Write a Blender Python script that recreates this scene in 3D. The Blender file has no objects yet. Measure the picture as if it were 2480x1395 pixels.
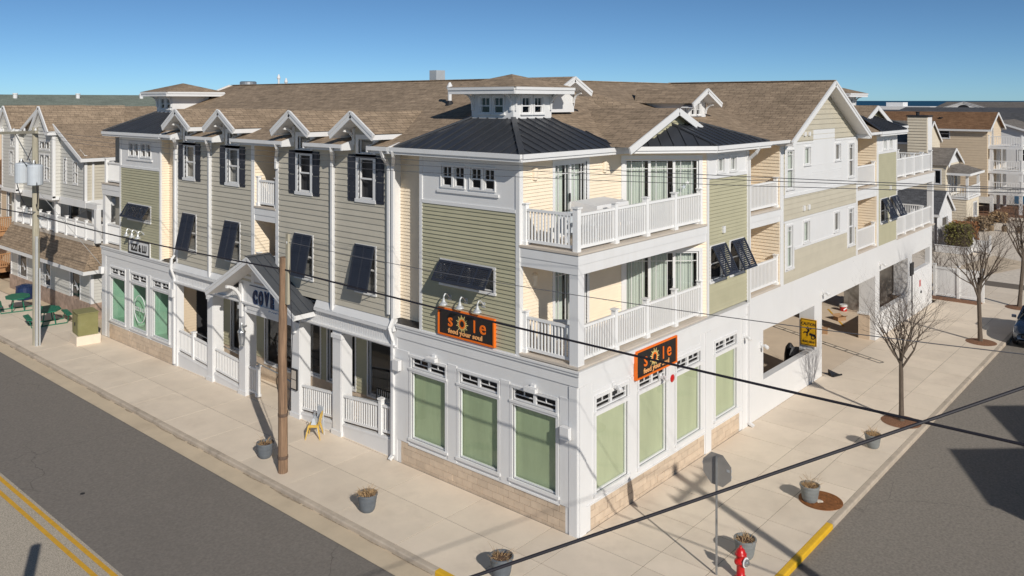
import bpy, math, random
from math import sin, cos, pi, radians
from mathutils import Vector as V
random.seed(7)
scene = bpy.context.scene
col = scene.collection

# ------------------------------------------------------------------ camera, sky, sun, exposure
cam_d = bpy.data.cameras.new('camera'); cam = bpy.data.objects.new('camera', cam_d); col.objects.link(cam)
cam.location = (-17.48, -12.93, 11.4)
cam.rotation_euler = (radians(90), 0, radians(41.04 - 90))
cam_d.sensor_width = 36.0
cam_d.lens = 36.0 * 2014 / 2480
cam_d.shift_x = 0.0
cam_d.shift_y = -(697.5 - 244.0) / 2480.0
cam_d.clip_start = 0.5; cam_d.clip_end = 90000
scene.camera = cam

SUN_AZ, SUN_EL = 65.2, 30.0        # heading the light travels to, and the height of the sun
w = bpy.data.worlds.new('World'); scene.world = w; w.use_nodes = True
nt = w.node_tree; nt.nodes.clear()
sky = nt.nodes.new('ShaderNodeTexSky'); sky.sky_type = 'NISHITA'; sky.sun_disc = False
sky.sun_elevation = radians(SUN_EL)
sky.sun_rotation = radians(90 - (SUN_AZ + 180))
sky.altitude = 0; sky.air_density = 0.42; sky.dust_density = 0.12; sky.ozone_density = 3.0
bg = nt.nodes.new('ShaderNodeBackground'); bg.inputs[1].default_value = 0.057
wo = nt.nodes.new('ShaderNodeOutputWorld')
tint = nt.nodes.new('ShaderNodeVectorMath'); tint.operation = 'MULTIPLY'; tint.inputs[1].default_value = (.80, 1.03, 1.07)
nt.links.new(sky.outputs[0], tint.inputs[0]); nt.links.new(tint.outputs[0], bg.inputs[0]); nt.links.new(bg.outputs[0], wo.inputs[0])
sl = bpy.data.lights.new('sun', 'SUN'); sun = bpy.data.objects.new('sun', sl); col.objects.link(sun)
sl.energy = 2.85; sl.angle = radians(0.5); sl.color = (1.0, 0.955, 0.885)
_a, _e = radians(SUN_AZ), radians(SUN_EL)
sun.rotation_euler = V((cos(_a) * cos(_e), sin(_a) * cos(_e), -sin(_e))).to_track_quat('-Z', 'Y').to_euler()
sun.location = (-20, -40, 40)
scene.view_settings.view_transform = 'Standard'; scene.view_settings.look = 'None'
scene.view_settings.exposure = 0.42; scene.view_settings.gamma = 1.0
scene.view_settings.use_curve_mapping = False

# ------------------------------------------------------------------ materials
MATS = {}
def nodes_of(name):
    m = bpy.data.materials.new(name); m.use_nodes = True
    n = m.node_tree; b = n.nodes['Principled BSDF']
    return m, n, b
def M(name, c, rough=.65, var=.06, scale=3.0, bump=0., bscale=40., metal=0., spec=.4, rnd=0., detail=4., stain=0., stain_col=(.25,.2,.15), stain_scale=.5, coat=0., stretch=None, streak=None, crack=0.):
    if name in MATS: return MATS[name]
    m, n, b = nodes_of(name)
    N, L = n.nodes, n.links
    tc = N.new('ShaderNodeTexCoord'); src = tc.outputs['Object']
    if stretch:
        mp = N.new('ShaderNodeMapping'); mp.inputs['Scale'].default_value = stretch
        L.new(src, mp.inputs[0]); src = mp.outputs[0]
    no = N.new('ShaderNodeTexNoise'); no.inputs['Scale'].default_value = scale; no.inputs['Detail'].default_value = detail
    no.inputs['Roughness'].default_value = .62
    L.new(src, no.inputs['Vector'])
    mr = N.new('ShaderNodeMapRange'); mr.inputs[1].default_value = .28; mr.inputs[2].default_value = .72
    mr.inputs[3].default_value = 1 - var; mr.inputs[4].default_value = 1 + var
    L.new(no.outputs[0], mr.inputs[0]); fac = mr.outputs[0]
    if rnd:
        oi = N.new('ShaderNodeObjectInfo'); m2 = N.new('ShaderNodeMapRange')
        m2.inputs[3].default_value = 1 - rnd; m2.inputs[4].default_value = 1 + rnd
        L.new(oi.outputs['Random'], m2.inputs[0])
        mm = N.new('ShaderNodeMath'); mm.operation = 'MULTIPLY'
        L.new(fac, mm.inputs[0]); L.new(m2.outputs[0], mm.inputs[1]); fac = mm.outputs[0]
    mx = N.new('ShaderNodeVectorMath'); mx.operation = 'SCALE'
    mx.inputs[0].default_value = c; L.new(fac, mx.inputs['Scale'])
    out = mx.outputs[0]
    if stain:
        n2 = N.new('ShaderNodeTexNoise'); n2.inputs['Scale'].default_value = stain_scale; n2.inputs['Detail'].default_value = 7
        n2.inputs['Roughness'].default_value = .7
        if streak:
            ms = N.new('ShaderNodeMapping'); ms.inputs['Scale'].default_value = streak; L.new(tc.outputs['Object'], ms.inputs[0]); L.new(ms.outputs[0], n2.inputs['Vector'])
        else: L.new(tc.outputs['Object'], n2.inputs['Vector'])
        r2 = N.new('ShaderNodeMapRange'); r2.inputs[1].default_value = .52; r2.inputs[2].default_value = .75
        r2.inputs[3].default_value = 0; r2.inputs[4].default_value = stain
        L.new(n2.outputs[0], r2.inputs[0])
        mi = N.new('ShaderNodeMixRGB'); mi.inputs[2].default_value = (*stain_col, 1)
        L.new(r2.outputs[0], mi.inputs[0]); L.new(out, mi.inputs[1]); out = mi.outputs[0]
    if crack:
        nw = N.new('ShaderNodeTexNoise'); nw.inputs['Scale'].default_value = .9; nw.inputs['Detail'].default_value = 4
        L.new(tc.outputs['Object'], nw.inputs['Vector'])
        av = N.new('ShaderNodeVectorMath'); av.operation = 'MULTIPLY_ADD'; av.inputs[1].default_value = (1.1, 1.1, 1.1)
        L.new(nw.outputs['Color'], av.inputs[0]); L.new(tc.outputs['Object'], av.inputs[2])
        vo = N.new('ShaderNodeTexVoronoi'); vo.feature = 'DISTANCE_TO_EDGE'; vo.inputs['Scale'].default_value = crack
        L.new(av.outputs[0], vo.inputs['Vector'])
        rc_ = N.new('ShaderNodeMapRange'); rc_.inputs[1].default_value = .001; rc_.inputs[2].default_value = .0045; rc_.inputs[3].default_value = .42; rc_.inputs[4].default_value = 0
        L.new(vo.outputs['Distance'], rc_.inputs[0])
        nm = N.new('ShaderNodeTexNoise'); nm.inputs['Scale'].default_value = .16; nm.inputs['Detail'].default_value = 3; L.new(tc.outputs['Object'], nm.inputs['Vector'])
        rm = N.new('ShaderNodeMapRange'); rm.inputs[1].default_value = .50; rm.inputs[2].default_value = .58; L.new(nm.outputs[0], rm.inputs[0])
        mu = N.new('ShaderNodeMath'); mu.operation = 'MULTIPLY'; L.new(rc_.outputs[0], mu.inputs[0]); L.new(rm.outputs[0], mu.inputs[1])
        mk = N.new('ShaderNodeMixRGB'); mk.inputs[2].default_value = (.045, .04, .036, 1); L.new(mu.outputs[0], mk.inputs[0]); L.new(out, mk.inputs[1]); out = mk.outputs[0]
    L.new(out, b.inputs['Base Color'])
    b.inputs['Roughness'].default_value = rough; b.inputs['Metallic'].default_value = metal
    b.inputs['Specular IOR Level'].default_value = spec
    if coat: b.inputs['Coat Weight'].default_value = coat; b.inputs['Coat Roughness'].default_value = .05
    if bump:
        n3 = N.new('ShaderNodeTexNoise'); n3.inputs['Scale'].default_value = bscale; n3.inputs['Detail'].default_value = 5
        L.new(src, n3.inputs['Vector'])
        bp = N.new('ShaderNodeBump'); bp.inputs['Strength'].default_value = bump; bp.inputs['Distance'].default_value = .02
        L.new(n3.outputs[0], bp.inputs['Height']); L.new(bp.outputs[0], b.inputs['Normal'])
    MATS[name] = m
    return m
def M_glass(name, tint=(1, 1, 1), rough=.02, boost=1.0):
    m = bpy.data.materials.new(name); m.use_nodes = True; n = m.node_tree; n.nodes.clear()
    N, L = n.nodes, n.links
    tr = N.new('ShaderNodeBsdfTransparent'); tr.inputs[0].default_value = (*tint, 1)
    gl = N.new('ShaderNodeBsdfGlossy'); gl.inputs['Roughness'].default_value = rough
    fr = N.new('ShaderNodeLayerWeight'); fr.inputs[0].default_value = .5
    pw_ = N.new('ShaderNodeMath'); pw_.operation = 'POWER'; pw_.inputs[1].default_value = 5; L.new(fr.outputs['Facing'], pw_.inputs[0])
    mt = N.new('ShaderNodeMath'); mt.operation = 'MULTIPLY_ADD'; mt.inputs[1].default_value = .9 * boost; mt.inputs[2].default_value = .055
    mt.use_clamp = True
    tc = N.new('ShaderNodeTexCoord'); no = N.new('ShaderNodeTexNoise'); no.inputs['Scale'].default_value = .9
    bp = N.new('ShaderNodeBump'); bp.inputs['Strength'].default_value = .04; bp.inputs['Distance'].default_value = .05
    L.new(tc.outputs['Object'], no.inputs['Vector']); L.new(no.outputs[0], bp.inputs['Height']); L.new(bp.outputs[0], gl.inputs['Normal'])
    mx = N.new('ShaderNodeMixShader'); o = N.new('ShaderNodeOutputMaterial')
    L.new(pw_.outputs[0], mt.inputs[0]); L.new(mt.outputs[0], mx.inputs[0])
    L.new(tr.outputs[0], mx.inputs[1]); L.new(gl.outputs[0], mx.inputs[2]); L.new(mx.outputs[0], o.inputs[0])
    return m
def M_shingle(name, c1, c2, dark, row=.145, wid=.33):
    m, n, b = nodes_of(name); N, L = n.nodes, n.links
    uv = N.new('ShaderNodeUVMap')
    br = N.new('ShaderNodeTexBrick'); br.offset = .37; br.offset_frequency = 2; br.squash = .7; br.squash_frequency = 3
    br.inputs['Scale'].default_value = 1; br.inputs['Brick Width'].default_value = wid; br.inputs['Row Height'].default_value = row
    br.inputs['Mortar Size'].default_value = .012; br.inputs['Mortar Smooth'].default_value = .6; br.inputs['Bias'].default_value = -.1
    br.inputs['Color1'].default_value = (*c1, 1); br.inputs['Color2'].default_value = (*c2, 1); br.inputs['Mortar'].default_value = (*dark, 1)
    no = N.new('ShaderNodeTexNoise'); no.inputs['Scale'].default_value = 1.0; no.inputs['Detail'].default_value = 5
    mp = N.new('ShaderNodeMapping'); mp.inputs['Scale'].default_value = (1.6, 5.5, 1)
    L.new(uv.outputs[0], mp.inputs[0]); L.new(mp.outputs[0], no.inputs['Vector']); L.new(uv.outputs[0], br.inputs['Vector'])
    mr = N.new('ShaderNodeMapRange'); mr.inputs[1].default_value = .3; mr.inputs[2].default_value = .7; mr.inputs[3].default_value = .76; mr.inputs[4].default_value = 1.22
    L.new(no.outputs[0], mr.inputs[0])
    n2 = N.new('ShaderNodeTexNoise'); n2.inputs['Scale'].default_value = .45; n2.inputs['Detail'].default_value = 3
    L.new(uv.outputs[0], n2.inputs['Vector'])
    r2 = N.new('ShaderNodeMapRange'); r2.inputs[1].default_value = .3; r2.inputs[2].default_value = .7; r2.inputs[3].default_value = .9; r2.inputs[4].default_value = 1.1
    L.new(n2.outputs[0], r2.inputs[0])
    mm = N.new('ShaderNodeMath'); mm.operation = 'MULTIPLY'; L.new(mr.outputs[0], mm.inputs[0]); L.new(r2.outputs[0], mm.inputs[1])
    sc = N.new('ShaderNodeVectorMath'); sc.operation = 'SCALE'
    L.new(br.outputs['Color'], sc.inputs[0]); L.new(mm.outputs[0], sc.inputs['Scale']); L.new(sc.outputs[0], b.inputs['Base Color'])
    b.inputs['Roughness'].default_value = .9; b.inputs['Specular IOR Level'].default_value = .2
    bp = N.new('ShaderNodeBump'); bp.inputs['Strength'].default_value = .5; bp.inputs['Distance'].default_value = .012
    ad = N.new('ShaderNodeMath'); ad.operation = 'SUBTRACT'
    L.new(no.outputs[0], ad.inputs[0]); L.new(br.outputs['Fac'], ad.inputs[1]); L.new(ad.outputs[0], bp.inputs['Height']); L.new(bp.outputs[0], b.inputs['Normal'])
    MATS[name] = m
    return m

WHITE = M('white_trim', (.735, .725, .71), .5, .025, .9, stain=.22, stain_col=(.55, .51, .45), stain_scale=1.1, streak=(1.6, 1.6, .35))
WHITE2 = M('white_panel', (.725, .715, .70), .5, .025, .6, stain=.16, stain_col=(.57, .53, .47), stain_scale=.9, streak=(1.5, 1.5, .22))
RAILW = M('white_vinyl', (.82, .81, .79), .4, .02)
GREY = M('grey_siding', (.52, .475, .385), .6, .05, 1.5, rnd=.035)
OLIVE = M('olive_siding', (.44, .41, .275), .6, .05, 1.5, rnd=.035)
TAUPE = M('taupe_siding', (.52, .47, .365), .6, .05, 1.5, rnd=.03)
CREAM = M('cream_siding', (.86, .73, .555), .6, .04, 1.5)
SHINGLE = M_shingle('brown_shingle', (.365, .272, .188), (.285, .212, .145), (.14, .105, .073))
SHINGLE_G = M_shingle('green_shingle', (.25, .28, .23), (.21, .24, .195), (.14, .15, .12))
SHINGLE_D = M_shingle('dark_grey_shingle', (.12, .12, .125), (.09, .09, .095), (.04, .04, .04))
SHINGLE_R = M_shingle('russet_shingle', (.25, .14, .075), (.18, .095, .05), (.08, .05, .03))
SHINGLE_GB = M_shingle('greybrown_shingle', (.22, .195, .17), (.17, .15, .13), (.08, .07, .06))
METAL = M('black_metal_roof', (.040, .043, .050), .40, .12, 1.2, spec=.5, rnd=.1)
METAL2 = M('grey_metal_roof', (.075, .08, .088), .45, .1, 1.2, rnd=.06)
DARKSH = M('charcoal_shutter', (.028, .032, .045), .5, .08, 3)
CMU = M('split_block', (.60, .475, .35), .85, .09, 5, bump=.3, bscale=30, rnd=.09, stain=.2, stain_col=(.42, .31, .2), stain_scale=.7)
MORTAR = M('mortar', (.62, .55, .46), .9)
CONC = M('pale_concrete', (.74, .63, .50), .85, .07, .8, bump=.1, bscale=60, rnd=.05, stain=.34, stain_col=(.46, .365, .275), stain_scale=.55)
JOINT = M('dark_joint', (.17, .14, .11), .9)
KERB = M('kerb_concrete', (.50, .42, .33), .85, .12, 3, bump=.2, rnd=.06, stain=.75, stain_col=(.2, .165, .13), stain_scale=1.1)
GUTTERC = M('gutter_concrete', (.60, .49, .35), .85, .08, 1.0, stain=.3, stain_col=(.36, .28, .2), stain_scale=.7)
ASPH = M('asphalt', (.205, .182, .158), .9, .20, 13, bump=.25, bscale=130, detail=9, stain=.42, stain_col=(.15, .135, .118), stain_scale=.22, streak=(1, .35, 1), crack=.22)
ASPH2 = M('old_asphalt', (.46, .40, .32), .9, .55, 38, bump=.4, bscale=90, detail=3)
ASPH3 = M('side_asphalt', (.235, .208, .176), .9, .26, 14, bump=.25, bscale=110, detail=9, stain=.40, stain_col=(.17, .15, .128), stain_scale=.25, streak=(.35, 1, 1), crack=.25)
YELLOW = M('yellow_paint', (.68, .37, .03), .7, .12, 6, stain=.3, stain_col=(.4, .28, .12), stain_scale=3)
YELLOWK = M('yellow_kerb_paint', (.72, .42, .02), .6, .1, 4, stain=.2, stain_col=(.5, .35, .1), stain_scale=3)
DECK = M('deck_boards', (.56, .49, .41), .7, .05, 2)
BLACK = M('black', (.02, .02, .022), .5)
DARKIN = M('dark_interior', (.035, .035, .038), .8)
INT = M('interior_wall', (.30, .28, .24), .8)
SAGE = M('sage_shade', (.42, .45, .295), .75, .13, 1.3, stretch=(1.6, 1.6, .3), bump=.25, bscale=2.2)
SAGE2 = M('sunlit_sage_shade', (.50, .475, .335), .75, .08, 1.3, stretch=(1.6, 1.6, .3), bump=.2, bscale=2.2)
MINT = M('mint_interior', (.27, .44, .33), .7, .15, 1.5)
CURTAIN = M('green_curtain', (.50, .555, .485), .8, .10, 3, stretch=(9, 9, .3))
BLIND = M('pale_blind', (.27, .265, .245), .7, .16, 1, stretch=(.2, .2, 26), detail=1)
GLASS = M_glass('window_glass', boost=1.1)
GLASS_S = M_glass('storefront_glass', (.93, 1, .95), boost=1.0)
STEEL = M('galvanised_steel', (.46, .47, .47), .42, .12, 5, metal=.75)
ALU = M('painted_steel', (.55, .56, .56), .4, .06, metal=.3)
WOOD = M('pole_wood', (.255, .16, .098), .85, .45, 2.0, bump=.7, bscale=6, stretch=(9, 9, .5), stain=.55, stain_col=(.11, .07, .045), stain_scale=1.2)
WOODG = M('weathered_pole_wood', (.40, .36, .27), .9, .25, 2, bump=.5, bscale=6, stretch=(9, 9, .5), stain=.35, stain_col=(.3, .33, .22), stain_scale=1.5)
BARK = M('bark', (.135, .105, .08), .9, .3, 9, bump=.5, stretch=(3, 3, .6))
TWIG = M('twig', (.10, .07, .055), .9, .2, 9)
MULCH = M('mulch', (.22, .11, .06), .95, .5, 22, bump=.8, bscale=40)
RUST = M('rusty_iron', (.26, .10, .03), .8, .4, 7, bump=.4, bscale=25, stain=.4, stain_col=(.10, .04, .015), stain_scale=4)
POT = M('slate_pot', (.125, .14, .155), .6, .15, 4, stain=.3, stain_col=(.2, .2, .2), stain_scale=4)
POTG = M('grey_pot', (.21, .22, .215), .65, .12, 4, stain=.3, stain_col=(.27, .27, .26), stain_scale=4)
SOIL = M('soil', (.13, .075, .045), .95, .5, 30, bump=.8)
DRY = M('dry_stalk', (.44, .29, .15), .9, .3, 20)
RED = M('hydrant_red', (.52, .012, .012), .35, .08, 6, coat=.3)
GREENP = M('green_plastic', (.008, .15, .085), .5, .1, 4)
OLIVEBOX = M('olive_enamel', (.225, .21, .085), .5, .1, 2, stain=.2, stain_col=(.3, .3, .22), stain_scale=2)
CHAIRY = M('yellow_enamel', (.66, .43, .09), .45, .06)
SIGNBG = M('sign_charcoal', (.022, .019, .018), .5, .06)
ORANGE = M('sign_orange', (.86, .17, .012), .5, .04)
PALEY = M('sign_pale_yellow', (.90, .68, .25), .5, .04)
PEACH = M('sign_peach', (.86, .42, .16), .5, .04)
CAUT = M('caution_yellow', (.74, .40, .01), .5, .04)
NAVY = M('navy_letter', (.012, .028, .085), .4, .1)
BLUE = M('blue_letter', (.03, .17, .42), .4, .1)
CARBOARD = M('cardboard', (.36, .215, .115), .8, .08)
WATER = M('sea', (.004, .06, .115), .55, .25, .004, spec=.3)
SAND = M('gravel_sand', (.62, .50, .36), .95, .16, .9, bump=.2, bscale=50, stain=.35, stain_col=(.42, .31, .19), stain_scale=.16)
SHELL = M('pale_gravel', (.70, .61, .50), .95, .15, 4, bump=.3, bscale=60)
RUBBER = M('rubber', (.018, .018, .018), .8)
CABLE = M('cable_black', (.018, .016, .022), .6)
WIREG = M('wire_grey', (.12, .12, .13), .5)
ENAMEL = M('transformer_grey', (.52, .555, .585), .45, .05)
TAN = M('tan_siding', (.62, .50, .36), .7, .04)
TANL = M('pale_tan_siding', (.66, .58, .45), .7, .04)
NGREY = M('neighbour_grey_siding', (.58, .56, .51), .65, .04, rnd=.02)
STONE = M('cultured_stone', (.36, .26, .20), .9, .35, 3.2, bump=.6, bscale=6)
REDWOOD = M('cedar_deck', (.42, .22, .10), .8, .2, 3)
HEDGE_G = M('hedge_leaf', (.19, .175, .04), .8, .5, 6, rnd=.2)
HEDGE_R = M('hedge_russet', (.32, .14, .05), .8, .5, 6, rnd=.2)
DRYG = M('dry_shrub', (.24, .17, .10), .9, .4, 6)
GREYPANEL = M('garage_grey', (.33, .30, .265), .8, .05)

# ------------------------------------------------------------------ geometry helpers
class Fr:
    """a wall's own frame: s runs along it, z up, d outwards"""
    def __init__(s, o, S, N): s.o = V((o[0], o[1], 0)); s.S = V((S[0], S[1], 0)).normalized(); s.N = V((N[0], N[1], 0)).normalized()
    def p(f, s, z, d=0.): return f.o + f.S * s + f.N * d + V((0, 0, z))
class MB:
    def __init__(s): s.v = []; s.f = []
    def face(s, pts):
        i = len(s.v); s.v += [V(p) for p in pts]; s.f.append(tuple(range(i, i + len(pts)))); return s
    def hexa(s, P):
        i = len(s.v); s.v += [V(p) for p in P]
        for q in ((0, 3, 2, 1), (4, 5, 6, 7), (0, 1, 5, 4), (1, 2, 6, 5), (2, 3, 7, 6), (3, 0, 4, 7)): s.f.append(tuple(i + k for k in q))
        return s
    def bx(s, x0, x1, y0, y1, z0, z1):
        return s.hexa([(x0, y0, z0), (x1, y0, z0), (x1, y1, z0), (x0, y1, z0), (x0, y0, z1), (x1, y0, z1), (x1, y1, z1), (x0, y1, z1)])
    def box(s, fr, s0, s1, z0, z1, d0, d1):
        p = fr.p
        return s.hexa([p(s0, z0, d0), p(s1, z0, d0), p(s1, z0, d1), p(s0, z0, d1), p(s0, z1, d0), p(s1, z1, d0), p(s1, z1, d1), p(s0, z1, d1)])
    def bar(s, a, b, w, h, up=(0, 0, 1)):
        a = V(a); b = V(b); t = (b - a).normalized(); u = V(up)
        x = t.cross(u)
        if x.length < 1e-4: x = t.cross(V((1, 0, 0)))
        x.normalize(); y = x.cross(t).normalized()
        x = x * (w / 2); y = y * (h / 2)
        return s.hexa([a - x - y, a + x - y, b + x - y, b - x - y, a - x + y, a + x + y, b + x + y, b - x + y])
    def tube(s, pts, r, n=6, cap=True):
        pts = [V(p) for p in pts]; R = r if isinstance(r, (list, tuple)) else [r] * len(pts)
        base = len(s.v); ref = None
        for k, p in enumerate(pts):
            t = (pts[min(k + 1, len(pts) - 1)] - pts[max(k - 1, 0)]).normalized()
            if ref is None:
                ref = t.cross(V((0, 0, 1)))
                if ref.length < .05: ref = t.cross(V((1, 0, 0)))
                ref.normalize()
            x = (ref - t * ref.dot(t)).normalized(); y = t.cross(x); ref = x
            for j in range(n):
                a = 2 * pi * j / n; s.v.append(p + x * (cos(a) * R[k]) + y * (sin(a) * R[k]))
        for k in range(len(pts) - 1):
            for j in range(n):
                a = base + k * n + j; b = base + k * n + (j + 1) % n
                s.f.append((a, b, b + n, a + n))
        if cap:
            s.f.append(tuple(base + j for j in reversed(range(n)))); s.f.append(tuple(base + (len(pts) - 1) * n + j for j in range(n)))
        return s
    def lathe(s, c, prof, n=20, ax=(0, 0, 1)):
        c = V(c); az = V(ax).normalized(); x = az.orthogonal().normalized() if abs(az.z) < .99 else V((1, 0, 0)); y = az.cross(x)
        base = len(s.v)
        for r, h in prof:
            for j in range(n):
                a = 2 * pi * j / n; s.v.append(c + az * h + x * (cos(a) * r) + y * (sin(a) * r))
        for k in range(len(prof) - 1):
            for j in range(n):
                a = base + k * n + j; b = base + k * n + (j + 1) % n
                s.f.append((a, b, b + n, a + n))
        s.f.append(tuple(base + j for j in reversed(range(n)))); s.f.append(tuple(base + (len(prof) - 1) * n + j for j in range(n)))
        return s
    def prism(s, pts, vec):
        pts = [V(p) for p in pts]; v = V(vec); n = len(pts); i = len(s.v)
        s.v += pts + [p + v for p in pts]
        s.f.append(tuple(range(i, i + n))); s.f.append(tuple(range(i + 2 * n - 1, i + n - 1, -1)))
        for k in range(n): s.f.append((i + k, i + n + k, i + n + (k + 1) % n, i + (k + 1) % n))
        return s
    def add(s, verts, faces, f):
        i = len(s.v); s.v += [f(q) for q in verts]; s.f += [tuple(i + k for k in q) for q in faces]; return s
WO = {}
SPLIT = {'corner_board', 'corner_plinth', 'pilaster', 'end_pilaster', 'porch_side_wall', 'rear_wall', 'sill_cap', 'wall_vent', 'deck_post', 'porch_gutter', 'hip_cap', 'panel_trim', 'roof_gutter', 'fascia', 'deck_edge', 'deck_column', 'porch_post', 'handrail_', 'inner_shell', 'panel_shutter_', 'wall', 'display_rack', 'seat_', 'fence_rail', 'gate_post', 'garage_front_', 'stone_base', 'wall_face', 'wall_cap', 'gutter_guard_', 'porch_gutter_', 'porch_header', 'roof_gutter', 'soffit', 'latch', 'pent_fascia', 'pole_collar', 'floor_beam', 'eave_board', 'chimney_cap'}
def obj(name, mb, mat, parent=None, uv=False, smooth=False, kind=None, local=False, label=None):
    if name in SPLIT and not uv and len(mb.v) > 8 and len(mb.v) % 8 == 0 and len(mb.f) == len(mb.v) // 8 * 6:
        o = None
        for k in range(len(mb.v) // 8):
            o = obj(name, MB().hexa(mb.v[k * 8:k * 8 + 8]), mat, parent, False, smooth, kind, local, label)
        return o
    me = bpy.data.meshes.new(name)
    off = V((0, 0, 0)) if (local or parent is None) else WO.get(parent.name, V((0, 0, 0)))
    me.from_pydata([tuple(p - off) for p in mb.v], [], mb.f)
    if uv:
        lay = me.uv_layers.new(name='UVMap')
        for p in me.polygons:
            n = p.normal
            e = V((0, 0, 1)).cross(n)
            e = e.normalized() if e.length > 1e-3 else V((1, 0, 0))
            sl_ = n.cross(e)
            for li in p.loop_indices:
                co = me.vertices[me.loops[li].vertex_index].co + off
                lay.data[li].uv = (co.dot(e), co.dot(sl_))
    if smooth:
        for p in me.polygons: p.use_smooth = True
    me.materials.append(mat)
    o = bpy.data.objects.new(name, me); col.objects.link(o)
    if parent is not None:
        o.parent = parent; WO[o.name] = off
    if kind: o['kind'] = kind
    if label: o['label'] = label
    return o
def inst(o, loc, parent, rot=None):
    c = o.copy(); col.objects.link(c); c.parent = parent; c.location = loc
    if rot: c.rotation_euler = rot
    return c
def thing(name, label, cat, loc=(0, 0, 0), rotz=0, group=None):
    o = bpy.data.objects.new(name, None); col.objects.link(o); o.location = loc; o.rotation_euler = (0, 0, rotz)
    o.empty_display_size = .3
    WO[o.name] = V(loc); return tag(o, label, cat, group)
def tag(o, label, cat, group=None):
    o['label'] = label; o['category'] = cat
    if group: o['group'] = group
    return o
def struct(name, mb, m, **k):
    o = obj(name, mb, m, **k); o['kind'] = 'structure'; return o
def copy_tree(o, parent=None):
    c = o.copy(); col.objects.link(c)
    if parent is not None: c.parent = parent
    for ch in list(o.children): copy_tree(ch, c)
    return c
_TXT = {}
def text_geo(body, size=1.0, ext=.0, bold=0., align='CENTER', space=1.0):
    cu = bpy.data.curves.new('t', 'FONT'); cu.body = body; cu.size = size; cu.extrude = ext; cu.align_x = align; cu.offset = bold; cu.space_character = space
    cu.resolution_u = 3
    o = bpy.data.objects.new('t', cu); col.objects.link(o)
    dg = bpy.context.evaluated_depsgraph_get(); me = bpy.data.meshes.new_from_object(o.evaluated_get(dg))
    vs = [v.co.copy() for v in me.vertices]; fs = [tuple(p.vertices) for p in me.polygons]
    bpy.data.objects.remove(o); bpy.data.curves.remove(cu); bpy.data.meshes.remove(me)
    return vs, fs
def text_on(fr, s, z, d, body, size, mat, parent, right, name='lettering', ext=.006, bold=0., sx=1., space=1., align='CENTER'):
    vs, fs = text_geo(body, size, ext, bold, align, space); mb = MB()
    mb.add(vs, fs, lambda q: fr.p(s + right * q.x * sx, z + q.y, d + q.z))
    return obj(name, mb, mat, parent)

def holes_cells(s0, s1, z0, z1, holes):
    ss = sorted({s0, s1, *[max(s0, min(s1, h[0])) for h in holes], *[max(s0, min(s1, h[1])) for h in holes]})
    zs = sorted({z0, z1, *[max(z0, min(z1, h[2])) for h in holes], *[max(z0, min(z1, h[3])) for h in holes]})
    out = []
    for a, b in zip(ss, ss[1:]):
        run = None
        for c, e in zip(zs, zs[1:]):
            m = ((a + b) / 2, (c + e) / 2)
            inside = any(h[0] < m[0] < h[1] and h[2] < m[1] < h[3] for h in holes)
            if inside:
                if run: out.append(run); run = None
            else:
                run = (a, b, run[2], e) if run else (a, b, c, e)
        if run: out.append(run)
    return out
def wall(fr, s0, s1, z0, z1, mat, parent, holes=(), d=0., th=.12, name='wall_panel'):
    mb = MB()
    for a, b, c, e in holes_cells(s0, s1, z0, z1, list(holes)): mb.box(fr, a, b, c, e, d - th, d)
    return obj(name, mb, mat, parent)
NB = [0]
def lap(fr, s0, s1, z0, z1, exp, mat, parent, holes=(), d=0., lip=.03, pieces=False, clip=None, th=.1):
    """lap siding: each course is a wedge whose lower edge stands proud"""
    n = max(1, round((z1 - z0) / exp)); e = (z1 - z0) / n
    st = MB(); bk = MB()
    for a, b, c, g in holes_cells(s0, s1, z0, z1, list(holes)): 
        if clip is None: bk.box(fr, a, b, c, g, d - th, d - .004)
    for k in range(n):
        a0, a1 = z0 + k * e, z0 + (k + 1) * e
        L, R = s0, s1
        if clip:
            L, R = clip(a0 + e * .5)
            if R - L < .05: continue
        segs = [(L, R)]
        for h in holes:
            if h[2] < a1 - .3 * e and h[3] > a0 + .3 * e:
                ns = []
                for a, b in segs:
                    if h[1] <= a or h[0] >= b: ns.append((a, b)); continue
                    if h[0] > a: ns.append((a, h[0]))
                    if h[1] < b: ns.append((h[1], b))
                segs = ns
        for a, b in segs:
            j = random.uniform(-.002, .003)
            la, lb = a, b
            if clip:
                l0, r0 = clip(a0); l1, r1 = clip(a1)
                P = [fr.p(l0, a0, d - .01), fr.p(r0, a0, d - .01), fr.p(r0, a0, d + lip + j), fr.p(l0, a0, d + lip + j), fr.p(l1, a1, d - .01), fr.p(r1, a1, d - .01), fr.p(r1, a1, d + .003), fr.p(l1, a1, d + .003)]
            else:
                P = [fr.p(a, a0, d - .01), fr.p(b, a0, d - .01), fr.p(b, a0, d + lip + j), fr.p(a, a0, d + lip + j), fr.p(a, a1, d - .01), fr.p(b, a1, d - .01), fr.p(b, a1, d + .003), fr.p(a, a1, d + .003)]
            if pieces and NB[0] < 296:
                NB[0] += 1; obj('siding_board', MB().hexa(P), mat, parent)
            else: st.hexa(P)
    if bk.f: obj('sheathing', bk, mat, parent)
    if st.f: obj('lap_siding', st, mat, parent, kind='stuff')
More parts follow.
